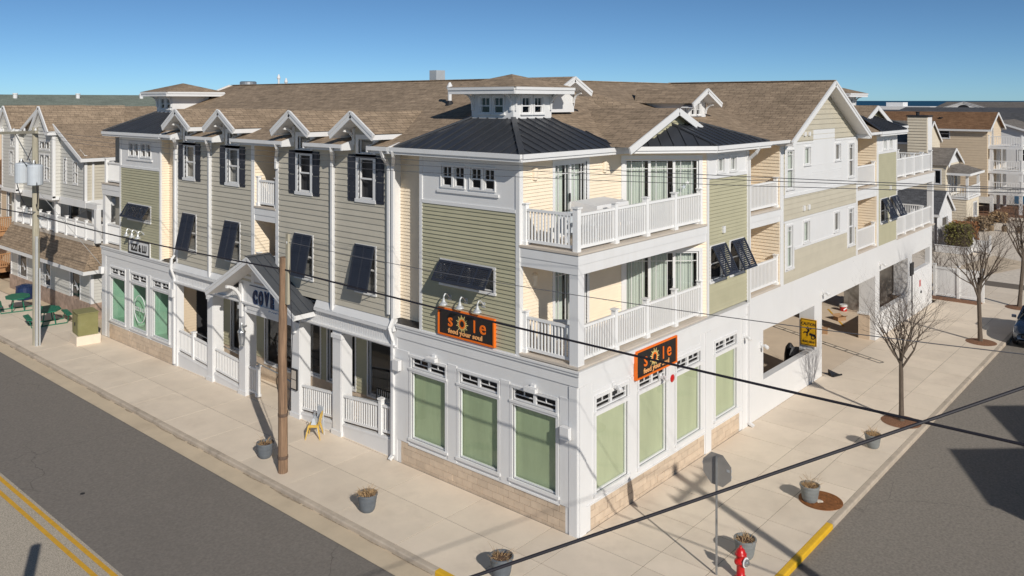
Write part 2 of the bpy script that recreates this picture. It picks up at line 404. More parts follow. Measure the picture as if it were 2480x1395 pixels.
def win(fr, s0, s1, z0, z1, parent, d=0., trim=.09, proud=.035, fw=.05, rec=.05, mv=(), mh=(), munt=(), back=DARKIN, bd=.3, glass=GLASS, name='window', inner=None, sill=True, shade=None, tm=WHITE):
    f = MB()
    if trim:
        f.box(fr, s0 - trim, s0, z0, z1, d - .02, d + proud); f.box(fr, s1, s1 + trim, z0, z1, d - .02, d + proud)
        f.box(fr, s0 - trim, s1 + trim, z1, z1 + trim, d - .02, d + proud + .006)
        if sill: f.box(fr, s0 - trim - .02, s1 + trim + .02, z0 - trim * .8, z0, d - .02, d + proud + .03)
        else: f.box(fr, s0 - trim, s1 + trim, z0 - trim, z0, d - .02, d + proud + .006)
    a, b = d - rec - .03, d - rec + .03
    f.box(fr, s0, s0 + fw, z0, z1, a, b); f.box(fr, s1 - fw, s1, z0, z1, a, b)
    f.box(fr, s0 + fw, s1 - fw, z0, z0 + fw, a, b); f.box(fr, s0 + fw, s1 - fw, z1 - fw, z1, a, b)
    for m, wd in mv: f.box(fr, m - wd / 2, m + wd / 2, z0 + fw, z1 - fw, a - .005, b + .005)
    for m, wd in mh: f.box(fr, s0 + fw, s1 - fw, m - wd / 2, m + wd / 2, a + .004, b + .009)
    for m0, m1, n0, n1 in munt: f.box(fr, m0, m1, n0, n1, a + .012, b - .012)
    o = obj(name, f, tm, parent)
    q_ = [fr.p(s0 + .01, z0 + .01, d - rec), fr.p(s1 - .01, z0 + .01, d - rec), fr.p(s1 - .01, z1 - .01, d - rec), fr.p(s0 + .01, z1 - .01, d - rec)]
    if fr.S.cross(V((0, 0, 1))).dot(fr.N) < 0: q_.reverse()      # the pane's front faces out
    obj('pane', MB().face(q_), glass, o)
    r = MB(); q0, q1 = d - rec - .032, d - bd
    c = [(s0, z0), (s1, z0), (s1, z1), (s0, z1)]
    for k in range(4):
        (x, y), (x2, y2) = c[k], c[(k + 1) % 4]
        r.face([fr.p(x, y, q0), fr.p(x2, y2, q0), fr.p(x2, y2, q1), fr.p(x, y, q1)])
    if shade is None: r.face([fr.p(x, y, q1) for x, y in c])
    obj('window_reveal', r, back, o)
    if shade is not None: obj('shade', MB().face([fr.p(x, y, q1) for x, y in c]), shade, o)
    return o
def muntins_cross(s0, s1, z0, z1, wd=.022, v=1, h=.6):
    out = []
    for k in range(v):
        m = s0 + (s1 - s0) * (k + 1) / (v + 1); out.append((m - wd / 2, m + wd / 2, z0 + (z1 - z0) * h, z1))
    out.append((s0, s1, z0 + (z1 - z0) * h - wd / 2, z0 + (z1 - z0) * h + wd / 2))
    return out
def railing(parent, a, b, z, h=1.0, posts=(True, True), pw=.13, gap=.115, nposts=0, z2=None, name='railing', ph=None, mat=None):
    """a, b: (x, y) ends; z2 lets it slope"""
    mat = mat or RAILW
    A0 = V((a[0], a[1], z)); B0 = V((b[0], b[1], z if z2 is None else z2)); Lh = (B0 - A0).length; t = (B0 - A0).normalized()
    up = V((0, 0, 1)); mb = MB()
    mb.bar(A0 + up * (h - .035), B0 + up * (h - .035), .085, .07); mb.bar(A0 + up * .11, B0 + up * .11, .055, .08)
    o = obj(name, mb, mat, parent)
    bal = MB(); n = max(1, int(Lh / gap))
    for k in range(1, n):
        q = A0 + t * (Lh * k / n); bal.bar(q + up * .14, q + up * (h - .06), .042, .042, up=(t.x, t.y, 0))
    obj('baluster', bal, mat, o, kind='stuff')
    ks = ([0] if posts[0] else []) + [k / (nposts + 1) for k in range(1, nposts + 1)] + ([1] if posts[1] else [])
    for k in ks:
        q = A0 + t * (Lh * k); ht = ph or h + .1
        pm = MB().bar(q, q + up * ht, pw, pw, up=(t.x, t.y, 0)).bar(q + up * ht, q + up * (ht + .035), pw + .06, pw + .06, up=(t.x, t.y, 0)).bar(q, q + up * .1, pw + .05, pw + .05, up=(t.x, t.y, 0))
        obj('railing_post', pm, mat, o)
    return o
def rail_at(fr, s0, s1, z, d, parent, **k):
    a, b = fr.p(s0, 0, d), fr.p(s1, 0, d); return railing(parent, (a.x, a.y), (b.x, b.y), z, **k)
def bahama(fr, s0, s1, ztop, length, ang, parent, d=.07, divs=1, arm=True, slat=.062, open_=.56):
    """louvred shutter hinged at its top and propped open"""
    dz, dd = -cos(radians(ang)), sin(radians(ang))
    def P(s, t, n): return fr.p(s, ztop + dz * t + dd * n, d + dd * t - dz * n)
    def hb(mb, a0, a1, t0, t1, n0, n1): mb.hexa([P(a0, t0, n0), P(a1, t0, n0), P(a1, t0, n1), P(a0, t0, n1), P(a0, t1, n0), P(a1, t1, n0), P(a1, t1, n1), P(a0, t1, n1)])
    f = MB(); e = .07
    hb(f, s0, s0 + e, 0, length, 0, .035); hb(f, s1 - e, s1, 0, length, 0, .035)
    hb(f, s0 + e, s1 - e, 0, e, 0, .035); hb(f, s0 + e, s1 - e, length - e, length, 0, .035)
    cuts = [s0 + e] + [s0 + (s1 - s0) * k / (divs + 1) for k in range(1, divs + 1)] + [s1 - e]
    for c in cuts[1:-1]: hb(f, c - .03, c + .03, e, length - e, 0, .035)
    o = obj('bahama_shutter', f, DARKSH, parent)
    sl_ = MB(); n = int((length - 2 * e) / slat)
    for k in range(n):
        t = e + (length - 2 * e) * (k + .5) / n
        for c0, c1 in zip(cuts, cuts[1:]):
            w_ = slat * open_
            sl_.hexa([P(c0, t - w_, .004), P(c1, t - w_, .004), P(c1, t - w_, .010), P(c0, t - w_, .010), P(c0, t + w_, .026), P(c1, t + w_, .026), P(c1, t + w_, .032), P(c0, t + w_, .032)])
    obj('slat', sl_, DARKSH, o, kind='stuff')
    if arm:
        a = MB()
        for s in (s0 + .03, s1 - .03):
            a.tube([P(s, length * .97, -.01), fr.p(s, ztop + dz * length - .10, .02)], .014, 4)
        obj('stay', a, DARKSH, o)
    return o
def lin(a, b, k): return a + (b - a) * k
# ------------------------------------------------------------------ ground, roads, kerbs, pavements
def sheet(pts, z): return MB().face([(x, y, z) for x, y in pts])
def mesh_sheet(x0, x1, y0, y1, z): return sheet([(x0, y0), (x1, y0), (x1, y1), (x0, y1)], z)
struct('ground', mesh_sheet(-160, 330, -250, 420, -.30), SAND)
struct('sea', mesh_sheet(330.0, 80000, -60000, 60000, -.9), WATER)
struct('road', mesh_sheet(-8.45, -4.12, -60, 260, -.13), ASPH)
struct('unseen_dark_ground', mesh_sheet(-150, -19, -60, 260, -.12), ASPH)  # unseen dark ground, added so the street windows reflect less brightness
struct('old_road_surface', mesh_sheet(-16, -8.45, -60, 260, -.126), ASPH2)
struct('side_road', sheet([(-4.12, -14), (200, -14), (200, -4.72), (-.4, -4.72), (-.4, -1.5), (-4.12, -1.5)], -.13), ASPH3)
struct('lane_marking', MB().face([(-8.66, -60, -.118), (-8.54, -60, -.118), (-8.54, 260, -.118), (-8.66, 260, -.118)]), YELLOW)
struct('lane_marking', MB().face([(-8.98, -60, -.118), (-8.86, -60, -.118), (-8.86, 260, -.118), (-8.98, 260, -.118)]), YELLOW)
struct('gutter_strip', mesh_sheet(-4.12, -3.49, -1.75, 260, -.124), GUTTERC)
gd = MB(); rg_ = random.Random(5); yy_ = -1.5
while yy_ < 60:      # grit lying along the foot of the kerb
    ln_ = rg_.uniform(.3, 1.6); w0, w1 = rg_.uniform(.01, .06), rg_.uniform(.01, .06)
    gd.face([(-3.495, yy_, -.119), (-3.5 - w0, yy_, -.119), (-3.5 - rg_.uniform(.03, .09), yy_ + ln_ * .5, -.119), (-3.5 - w1, yy_ + ln_, -.119), (-3.495, yy_ + ln_, -.119)]); yy_ += ln_ + rg_.uniform(0, .5)
struct('gutter_grit', gd, M('grit', (.36, .29, .21), .95, .35, 9))
# a few drain covers and tar blots
for (x, y, r) in ((-7.35, 12.6, .07),):
    struct('drain_cover', MB().lathe((x, y, -.13), [(r, 0), (r, .006)], 12), BLACK)
CC = (-.5, -1.75); RO = 3.0
def arc(r, n=9, a0=pi, a1=1.5 * pi): return [(CC[0] + r * cos(lin(a0, a1, k / n)), CC[1] + r * sin(lin(a0, a1, k / n))) for k in range(n + 1)]
side = MB(); R_in = 2.83
ol = [(-3.33, 120)] + arc(R_in) + [(60, -4.58), (60, 2.6), (34, 2.6), (34, -.02), (.02, -.02), (.02, 28.9), (1.2, 28.9), (1.2, 120)]
# the bed under the slabs, as plain strips that butt
for a in ([(-3.33, 0), (0, 0), (0, 120), (-3.33, 120)], [(0, -4.58), (42.1, -4.58), (42.1, 0), (0, 0)], [(-3.33, 0)] + arc(R_in) + [(0, -4.58), (0, 0)]):
    side.prism([(x, y, -.16) for x, y in a], (0, 0, .151))
pav = struct('sidewalk', side, JOINT)
def clip_poly(poly, x0, x1, y0, y1):
    def cut(P, f, inter):
        out = []
        for i in range(len(P)):
            a, b = P[i - 1], P[i]
            if f(b):
                if not f(a): out.append(inter(a, b))
                out.append(b)
            elif f(a): out.append(inter(a, b))
        return out
    def ix(X): return lambda a, b: (X, a[1] + (b[1] - a[1]) * (X - a[0]) / (b[0] - a[0]))
    def iy(Y): return lambda a, b: (a[0] + (b[0] - a[0]) * (Y - a[1]) / (b[1] - a[1]), Y)
    P = cut(poly, lambda p: p[0] >= x0, ix(x0)); P = cut(P, lambda p: p[0] <= x1, ix(x1)) if P else P
    P = cut(P, lambda p: p[1] >= y0, iy(y0)) if P else P; P = cut(P, lambda p: p[1] <= y1, iy(y1)) if P else P
    return P
g_ = .009
corner_poly = [(-3.33, 1.0), (-3.33, -1.75)] + arc(R_in)[1:] + [(.9, -4.58), (.9, 1.0)]
def slab(x0, x1, y0, y1, clip=False):
    P = clip_poly(corner_poly, x0 + g_, x1 - g_, y0 + g_, y1 - g_) if clip else [(x0 + g_, y0 + g_), (x1 - g_, y0 + g_), (x1 - g_, y1 - g_), (x0 + g_, y1 - g_)]
    if len(P) < 3: return
    mb = MB(); dz = random.uniform(-.0015, .0015)
    mb.prism([(x, y, -.008) for x, y in P], (0, 0, .008 + dz)); obj('paving_slab', mb, CONC, pav)
ys = [.85] + [.85 + 2.49 * k for k in range(1, 22)]
xs_a = [-3.33, -1.56, -.02]
for a, b in zip(ys, ys[1:]):
    for c, d in zip(xs_a, xs_a[1:]): slab(c, d, a, b)
xb = [.85 + 1.65 * k for k in range(0, 25)]; yb = [-4.58, -3.33, -1.98, -.02]
for a, b in zip(xb, xb[1:]):
    for c, d in zip(yb, yb[1:]): slab(a, b, c, d)
for a, b in ((-3.4, -1.56), (-1.56, -.02), (-.02, .85)):
    for c, d in ((-4.7, -3.33), (-3.33, -1.98), (-1.98, -.02), (-.02, .85)):
        if a > -.5 and c > -.5: continue
        slab(a, b, c, d, True)
kerb = MB(); kroot = struct('kerb', MB().bx(-3.5, -3.33, 62, 120, -.16, 0.0), KERB)
def kerb_line(pts, mat, w=.165):
    """pts: centre line outer edge; solid stones with a rounded nose"""
    mb = MB()
    for (a, b) in zip(pts, pts[1:]):
        A_, B_ = V((*a, 0)), V((*b, 0)); t = (B_ - A_).normalized(); n = V((t.y, -t.x, 0))
        prof = [(0, -.16), (0, -.025), (.02, -.002), (.05, .003), (w, .003), (w, -.16)]
        i = len(mb.v)
        for q in (A_ + t * .004, B_ - t * .004): mb.v += [q - n * o + V((0, 0, z)) for o, z in prof]
        m = len(prof)
        for k in range(m): mb.f.append((i + k, i + (k + 1) % m, i + m + (k + 1) % m, i + m + k))
        mb.f.append(tuple(i + k for k in reversed(range(m)))); mb.f.append(tuple(i + m + k for k in range(m)))
    return obj('kerb_stone', mb, mat, kroot)
y = 62.
while y > 1.9:
    y2 = max(y - 3.05, 1.72); kerb_line([(-3.5, y), (-3.5, y2)], KERB); y = y2
kerb_line([(-3.5, 1.72), (-3.5, -.1)], YELLOWK); kerb_line([(-3.5, -.1), (-3.5, -1.75)], YELLOWK)
ap = arc(RO, 8)
for k in range(0, 8, 2): kerb_line(ap[k:k + 3], YELLOWK)
kerb_line([(-.5, -4.75), (2.3, -4.75)], YELLOWK); kerb_line([(2.3, -4.75), (5.08, -4.75)], YELLOWK)
x = 5.08
while x < 58: kerb_line([(x, -4.75), (x + 3.05, -4.75)], KERB); x += 3.05
struct('garage_floor', mesh_sheet(9.9, 33.4, -.02, 14, -.003), M('garage_concrete', (.70, .57, .43), .85, .06, 1.2))
struct('gravel_lot', mesh_sheet(42.1, 76, -4.58, 5.2, -.02), SHELL)
struct('sand_path', sheet([(34.2, -.02), (42.1, -.02), (50, -2.5), (52, .5), (40, 2.4), (34.2, 2.4)], .004), SAND)
struct('patio', mesh_sheet(.02, 1.2, 28.9, 60, -.004), GUTTERC)
struct('yard', mesh_sheet(-3.3, 30, 60, 120, -.01), SAND)
# trench drain across the garage mouth and bay markings
td = MB(); td.bar((21.2, .6, 0), (19.9, -2.2, 0), .02, .006)
root = struct('trench_drain', MB().hexa([(22.85, 4.7, -.002), (23.1, 4.6, -.002), (20.5, -1.35, -.002), (20.25, -1.25, -.002), (22.85, 4.7, .004), (23.1, 4.6, .004), (20.5, -1.35, .004), (20.25, -1.25, .004)]), CONC)
for k in range(2):
    o_ = (0, .25)[k]
    struct('drain_edge', MB().bar((22.85 + o_, 4.7 - o_ * .4, .006), (20.25 + o_, -1.25 - o_ * .4, .006), .05, .006), BLACK, parent=root)
for k in range(11):
    a = V((lin(22.85, 20.25, k / 10), lin(4.7, -1.25, k / 10), .007)); obj('drain_bar', MB().bar(a, a + V((.25, -.1, 0)), .05, .006), BLACK, root)
for (x, y, x2, y2) in ((25.2, 2.0, 28.2, 3.9), (26.5, 6.0, 31.5, 6.0), (18.4, 1.8, 16.6, 1.0), (23.5, 6, 24, 12), (20.5, 6.2, 20.5, 12), (17.5, 6.2, 17.5, 12)):
    struct('bay_marking', MB().bar((x, y, .003), (x2, y2, .003), .1, .004), YELLOW)

# ------------------------------------------------------------------ the corner building
BL = thing('corner_building', 'large three storey corner building with brown shingle roofs and green, beige and cream siding', 'building')
FA = Fr((0, 0), (0, 1), (-1, 0)); FB = Fr((0, 0), (1, 0), (0, -1))
LBL = 28.8; XM = 33.9
def blocks(fr, s0, s1, z1=.69):
    """base course of split blocks, each its own stone"""
    m = MB().box(fr, s0, s1, -.05, z1, -.2, -.03); obj('mortar_bed', m, MORTAR, BL)
    hs = [(-.03, .09), (.09, .29), (.29, .49), (.49, z1)]
    for r, (a, b) in enumerate(hs):
        s = s0 - (.2 if r % 2 else 0.)
        while s < s1 - .02:
            e = min(s + .4, s1); b0 = max(s, s0)
            if e - b0 > .04:
                j = random.uniform(-.004, .006)
                obj('concrete_block', MB().box(fr, b0 + .006, e - .006, a + .005, b - .005, -.08, .0 + j), CMU, BL)
            s += .4
def storefront(fr, s0, s1, shade, bd=.12, rev=WHITE2, deco=None, interior=False):
    m = (s0 + s1) / 2
    if interior:
        o = win(fr, s0, s1, .9, 2.97, BL, trim=.1, fw=.045, rec=.06, back=MINT, bd=1.3, glass=GLASS_S, name='shop_window')
        obj('dark_backdrop', MB().box(fr, s0 + .02, s1 - .25, 1.95, 2.9, -1.28, -1.25), INT, o)
    else:
        o = win(fr, s0, s1, .9, 2.97, BL, trim=.1, fw=.045, rec=.05, back=rev, bd=bd, glass=GLASS_S, name='shop_window', shade=shade)
    t = win(fr, s0, s1, 3.09, 3.43, BL, trim=.075, fw=.045, rec=.05, mv=[(m, .09)], munt=muntins_cross(s0 + .045, m - .045, 3.135, 3.385, .02, 1, .45) + muntins_cross(m + .045, s1 - .045, 3.135, 3.385, .02, 1, .45), back=DARKIN, bd=.4, name='transom_window')
    return o
WA = [(4.92, 6.42), (2.81, 4.33), (.72, 2.25)]
WB = [(.78, 2.30), (2.9, 4.41), (5.02, 6.53), (7.54, 9.08)]
WI = [(26.3, 27.85), (24.15, 25.67), (22.05, 23.56)]
H1 = lambda L: [h for a, b in L for h in ((a, b, .9, 2.97), (a, b, 3.09, 3.43))]
def band(fr, s0, s1, zc=4.30, e=0):
    mb = MB()
    mb.box(fr, s0 - .03 * e, s1, 3.93, 4.22, 0, .03); mb.box(fr, s0 - .07 * e, s1, 4.22, zc, 0, .07); mb.box(fr, s0 - .10 * e, s1, zc, zc + .05, -.3 if not e else -.0, .10)
    obj('frieze_band', mb, WHITE, BL)
wall(FA, 0, 7.1, .69, 3.93, WHITE2, BL, H1(WA)); wall(FA, 0, 7.1, 3.93, 4.3, WHITE2, BL)
blocks(FA, .42, 6.92)
mb = MB()
for a, b in ((-.002, .42), (6.92, 7.1)): mb.box(FA, a, b, -.02, .69, -.2, .0)
obj('corner_plinth', mb, WHITE, BL)
mb = MB()
for a, b in ((2.36, 2.70), (4.44, 4.81)): mb.box(FA, a, b, .70, 3.56, 0, .025)
mb.box(FA, .281, .60, .70, 3.56, 0, .018); mb.box(FA, 6.55, 7.1, .70, 3.56, 0, .018); mb.box(FA, .61, 6.54, .66, .70, 0, .03)
mb.box(FA, .02, .28, 0, 3.9, 0, .03)
obj('pilaster', mb, WHITE, BL)
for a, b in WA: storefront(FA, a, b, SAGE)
band(FA, 0, 7.1, e=1)
wall(FB, .12, 10.0, .69, 3.93, WHITE2, BL, H1(WB)); wall(FB, .12, 10.0, 3.93, 4.3, WHITE2, BL)
blocks(FB, .55, 6.81); blocks(FB, 7.28, 9.32)
mb = MB()
for a, b in ((.12, .55), (6.81, 7.28), (9.32, 10.0)): mb.box(FB, a, b, -.02, .69, -.2, .0)
obj('corner_plinth', mb, WHITE, BL)
mb = MB()
for a, b in ((.04, .32), (6.86, 7.24), (9.5, 9.95)): mb.box(FB, a, b, 0, 3.9, 0, .03)
for a, b in ((2.42, 2.78), (4.53, 4.9)): mb.box(FB, a, b, .70, 3.56, 0, .022)
mb.box(FB, .32, 6.86, .66, .70, 0, .028); mb.box(FB, 7.24, 9.5, .66, .70, 0, .028)
mb.box(FB, .6, 6.6, 3.6, 3.63, 0, .012)
for s in (.6, 2.6, 4.7, 6.57): mb.box(FB, s, s + .03, 3.63, 3.92, 0, .012)
obj('pilaster', mb, WHITE, BL)
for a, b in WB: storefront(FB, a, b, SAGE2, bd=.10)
band(FB, .0, 10.0)
# shop at the far end of the main street front
wall(FA, 21.65, 28.8, .69, 3.93, WHITE2, BL, H1(WI)); wall(FA, 21.65, 28.8, 3.93, 4.3, WHITE2, BL)
blocks(FA, 21.74, 27.99)
obj('corner_plinth', MB().box(FA, 27.99, 28.8, -.02, .69, -.2, 0).box(FA, 21.65, 21.74, -.02, .69, -.2, 0), WHITE, BL)
obj('pilaster', MB().box(FA, 23.72, 24.0, .7, 3.56, 0, .025).box(FA, 25.83, 26.15, .7, 3.56, 0, .025).box(FA, 28.35, 28.8, 0, 3.92, 0, .02), WHITE, BL)
for k, (a, b) in enumerate(WI):
    o = storefront(FA, a, b, None, interior=True)
    if k == 1:
        c = MB(); cx, cz = (a + b) / 2, 1.85
        pr_ = [FA.p(cx + .55 * cos(2 * pi * q / 28), cz + .62 * sin(2 * pi * q / 28), -.045) for q in range(29)]
        c.tube(pr_, .018, 4); obj('painted_ring', c, WHITE, o)
        text_on(FA, cx, cz - .09, -.04, 'IZZI & LU', .24, WHITE, o, -1, ext=.003, bold=.006, sx=.95)
band(FA, 21.65, 28.83)
obj('display_bust', MB().lathe((.75, 22.6, 1.9), [(.02, 0), (.2, .1), (.24, .4), (.12, .62), (.09, .7), (.13, .8), (.1, .98), (.02, 1.02)], 12), MINT, BL)
obj('display_rack', MB().bx(.5, .56, 22.3, 23.2, .9, 1.75).bx(.5, .56, 22.3, 22.36, .9, 2).bx(.9, .95, 26.5, 27.3, .9, 1.7), DARKIN, BL)
obj('shop_ceiling', MB().bx(.15, 1.5, 21.8, 28.5, 3.0, 3.06), DARKIN, BL)

# upper shell behind everything (keeps light out of the rooms)
obj('inner_shell', MB().bx(1.75, 10.9, 7.2, 21.6, 4.2, 9.6).bx(.5, 10.9, 22.0, 28.5, 4.2, 9.6).bx(10.0, 10.9, .2, 14, -.1, 4.2), INT, BL)
obj('inner_shell', MB().bx(5.6, 33, 3.4, 14, 4.2, 9.6).bx(.5, 5.2, 2.5, 7.1, 4.2, 9.6), INT, BL)
obj('rear_wall', MB().bx(1.6, 11, 28.5, 28.78, 0, 9.7).bx(10.91, 11.1, 14.05, 28.7, 0, 9.7).bx(11.15, 33.8, 14.0, 14.2, 0, 9.7).bx(33.6, 33.8, 2.2, 13.95, 4.4, 9.7), GREYPANEL, BL)
obj('garage_ceiling', MB().bx(10.95, 33.5, .16, 13.9, 3.75, 3.9), GREYPANEL, BL)

# ---- porch
pw = 1.5
FP = Fr((pw, 0), (0, 1), (-1, 0))
PWIN = [(7.75, 10.35, .95, 3.0), (11.1, 11.75, .95, 3.0), (13.2, 14.35, .95, 3.0), (14.75, 16.9, .75, 3.15), (18.5, 19.5, .8, 3.0), (20.2, 21.45, .1, 3.1)]
PW2 = PWIN + [(12.05, 12.72, .95, 3.0)]
wall(FP, 7.1, 21.7, 0, .9, CMU, BL, PW2, name='porch_base_wall')
lap(FP, 7.1, 21.7, .9, 3.6, .13, OLIVE, BL, PW2)
for k, h in enumerate(PW2):
    win(FP, *h, BL, trim=.07, fw=.06, rec=.05, back=DARKIN, bd=.9, name='porch_door' if k == 5 else 'porch_window', sill=False)
obj('porch_side_wall', MB().bx(.15, 1.55, 7.02, 7.12, 0, 3.6).bx(.15, 1.55, 21.61, 21.7, 0, 3.6), WHITE2, BL)
lap(Fr((0, 21.6), (1, 0), (0, -1)), .3, 1.0, .1, 3.58, .12, TAN, BL, d=.02); obj('side_doorway', MB().bx(1.02, 1.47, 21.5, 21.6, .22, 3.2), DARKIN, BL)
obj('porch_floor', MB().bx(-.015, 1.49, 7.13, 21.59, -.06, .012), CONC, BL)
obj('porch_ceiling', MB().bx(-.1, 1.6, 7.12, 21.6, 3.6, 3.66), WHITE2, BL)
COLS = [(9.95, 10.45), (12.35, 12.9), (15.9, 16.4), (18.35, 18.8)]
for a, b in COLS:
    c = MB().box(FA, a, b, 0, 3.52, -.45, .0).box(FA, a + .03, b - .03, .0, 3.5, 0, .02)
    c.box(FA, a - .03, b + .03, -.02, .16, -.47, .05).box(FA, a - .03, b + .03, 3.3, 3.44, -.47, .05)
    obj('porch_column', c, WHITE, BL)
obj('end_pilaster', MB().box(FA, 7.1, 7.42, 0, 4.1, -.3, .02).box(FA, 21.33, 21.65, 0, 4.1, -.3, .02), WHITE, BL)
hd = MB().box(FA, 7.42, 12.62, 3.52, 4.1, -.3, -.01).box(FA, 16.15, 21.33, 3.52, 4.1, -.3, -.01).box(FA, 12.62, 16.15, 3.25, 3.36, -.3, .03)
obj('porch_header', hd, WHITE2, BL)
bb = MB(); s = 7.45
while s < 21.3:
    if not (12.4 < s < 16.3): bb.box(FA, s, s + .105, 3.53, 4.08, -.01, .006)
    s += .125
obj('beadboard', bb, WHITE, BL, kind='stuff')
def curbz(s): return .25 + max(0, abs(s - 14.4) - 2.0) * .075
for a, b in ((7.42, 9.95), (10.45, 12.35), (16.4, 18.35), (18.8, 21.33)):
    za, zb = curbz(a), curbz(b)
    P = FA.p
    obj('ramp_curb', MB().hexa([P(a, -.02, -.16), P(b, -.02, -.16), P(b, -.02, -.04), P(a, -.02, -.04), P(a, za, -.16), P(b, zb, -.16), P(b, zb, -.04), P(a, za, -.04)])
        .hexa([P(a, za - .10, -.04), P(b, zb - .10, -.04), P(b, zb - .10, -.025), P(a, za - .10, -.025), P(a, za - .04, -.04), P(b, zb - .04, -.04), P(b, zb - .04, -.025), P(a, za - .04, -.025)]), WHITE, BL)
    railing(BL, (.1, a + .02), (.1, b - .02), za + .02, h=.95, posts=(False, False), z2=zb + .02)
for s in (8.0, 20.1):
    z = curbz(s)
    obj('railing_post', MB().box(FA, s - .07, s + .07, z, z + 1.12, -.17, -.03).box(FA, s - .1, s + .1, z + 1.12, z + 1.17, -.2, 0), RAILW, BL)
railing(BL, (.12, 15.85), (.12, 15.25), .1, h=1.05, posts=(False, True))
obj('handrail', MB().tube([(.55, 21, 1.45), (.55, 16.5, 1.15), (.55, 14.2, 1.0), (.55, 13.4, .8)], .025, 6).tube([(.55, 12.2, 1.0), (.55, 7.5, 1.45)], .025, 6), STEEL, BL)
gt = MB()   # porch gutter and sloping cap below the siding
for a, b in ((7.15, 11.35), (17.45, 21.6)):
    gt.box(FA, a, b, 4.10, 4.20, .0, .14)
    P = FA.p; gt.hexa([P(a, 4.2, 0), P(b, 4.2, 0), P(b, 4.2, .13), P(a, 4.2, .13), P(a, 4.46, -.06), P(b, 4.46, -.06), P(b, 4.44, .01), P(a, 4.44, .01)])
obj('porch_gutter', gt, WHITE, BL)
gs = MB()
for a, b in ((7.3, 11.3), (17.5, 21.5)):
    s = a
    while s < b: gs.box(FA, s, min(s + .62, b), 4.206, 4.214, .085, .135); s += .68
obj('gutter_guard', gs, ALU, BL)
# entrance gable over the porch
cx, hw, ze, zr = 14.4, 3.0, 4.04, 5.68
def clip2d(P, n, c):
    out = []
    for i in range(len(P)):
        a, b = P[i - 1], P[i]; fa, fb = a.dot(n) - c, b.dot(n) - c
        if fb >= 0:
            if fa < 0: out.append(a + (b - a) * (fa / (fa - fb)))
            out.append(b)
        elif fa >= 0: out.append(a + (b - a) * (fa / (fa - fb)))
    return out
def metal_roof(poly, eave, parent, mat=METAL, wid=.42, rib=.035, name='roof_panel', phase=.0):
    """standing seam sheets: the polygon cut into strips up the slope, each with an upturned edge"""
    P = [V(p) for p in poly]; e = V(eave).normalized()
    nrm = (P[1] - P[0]).cross(P[2] - P[0]).normalized()
    if nrm.z < 0: nrm = -nrm
    lo = min(p.dot(e) for p in P); hi = max(p.dot(e) for p in P); k = lo - phase
    under = MB().face([p - nrm * .012 for p in P]); obj('roof_underlay', under, mat, parent)
    while k < hi:
        Q = clip2d(clip2d(P, e, max(k + .004, lo)), -e, -min(k + wid, hi))
        if len(Q) >= 3:
            mb = MB(); mb.prism([q - nrm * .008 for q in Q], nrm * .012)
            ed = [q for q in Q if abs(q.dot(e) - min(k + wid, hi)) < 1e-3]
            if len(ed) >= 2 and (ed[0] - ed[-1]).length > .1:
                ed.sort(key=lambda q: q.z); mb.bar(ed[0] + nrm * rib * .5, ed[-1] + nrm * rib * .5, .03, rib + .01, up=tuple(nrm))
            obj(name, mb, mat, parent)
        k += wid
for sg in (-1, 1):
    E0, R0 = V((-.9, cx + sg * hw, ze)), V((-.9, cx, zr)); back = V((.96, 0, 0))
    metal_roof([E0, E0 + back, R0 + back, R0], (1, 0, 0), BL, METAL2, .33)
    rk = MB().bar(V((-.86, cx + sg * (hw - .02), ze - .14)), V((-.86, cx, zr - .13)), .05, .2, up=(0, 0, 1)).bar(V((-.895, cx + sg * hw, ze - .06)), V((-.895, cx, zr - .05)), .03, .09)
    obj('rake_board', rk, WHITE, BL)
    obj('gable_soffit', MB().face([(-.84, cx + sg * (hw - .1), ze - .2), (.0, cx + sg * (hw - .1), ze - .2), (0, cx, zr - .18), (-.84, cx, zr - .18)]), WHITE2, BL)
    obj('eave_board', MB().bx(-.88, 0.05, cx + sg * (hw - .06) - .02, cx + sg * (hw - .06) + .02, ze - .2, ze - .03), WHITE, BL)
    br = MB()
    for k in range(9):
        a0, a1 = radians(90 * k / 9), radians(90 * (k + 1) / 9)
        f_ = lambda a: V((-.03 - .68 * (1 - cos(a)), cx + sg * 1.75, 3.35 + .95 * sin(a)))
        br.bar(f_(a0), f_(a1), .1, .1, up=(0, 1, 0))
    br.bx(-.1, 0, cx + sg * 1.75 - .09, cx + sg * 1.75 + .09, 3.05, 4.35)
    obj('curved_bracket', br, WHITE, BL)
    ln = V((-.03, cx + sg * .86, 2.05))
obj('ridge_cap', MB().bar((-.92, cx, zr + .02), (.06, cx, zr + .02), .18, .03), METAL2, BL)
obj('gable_infill', MB().face([(-.02, cx - 2.0, 3.36), (-.02, cx + 2.0, 3.36), (-.02, cx + 2.0, 4.5), (-.02, cx, zr - .2), (-.02, cx - 2.0, 4.5)]), WHITE2, BL)
ln = (-.22, 15.85, 1.98)
lt = MB().lathe(ln, [(.05, 0), (.10, .03), (.10, .06)], 8).lathe((ln[0], ln[1], ln[2] + .55), [(.17, 0), (.13, .07), (.06, .16), (.05, .3), (.02, .36)], 8)
for k in range(6):
    a = 2 * pi * k / 6; lt.bar((ln[0] + .09 * cos(a), ln[1] + .09 * sin(a), ln[2] + .05), (ln[0] + .15 * cos(a), ln[1] + .15 * sin(a), ln[2] + .56), .02, .02)
lt.bar((ln[0], ln[1], ln[2] + .75), (-.0, ln[1], ln[2] + .75), .04, .04)
o = obj('porch_lantern', lt, STEEL, BL); obj('lantern_glass', MB().lathe((ln[0], ln[1], ln[2] + .05), [(.08, 0), (.14, .5)], 6), GLASS, o)
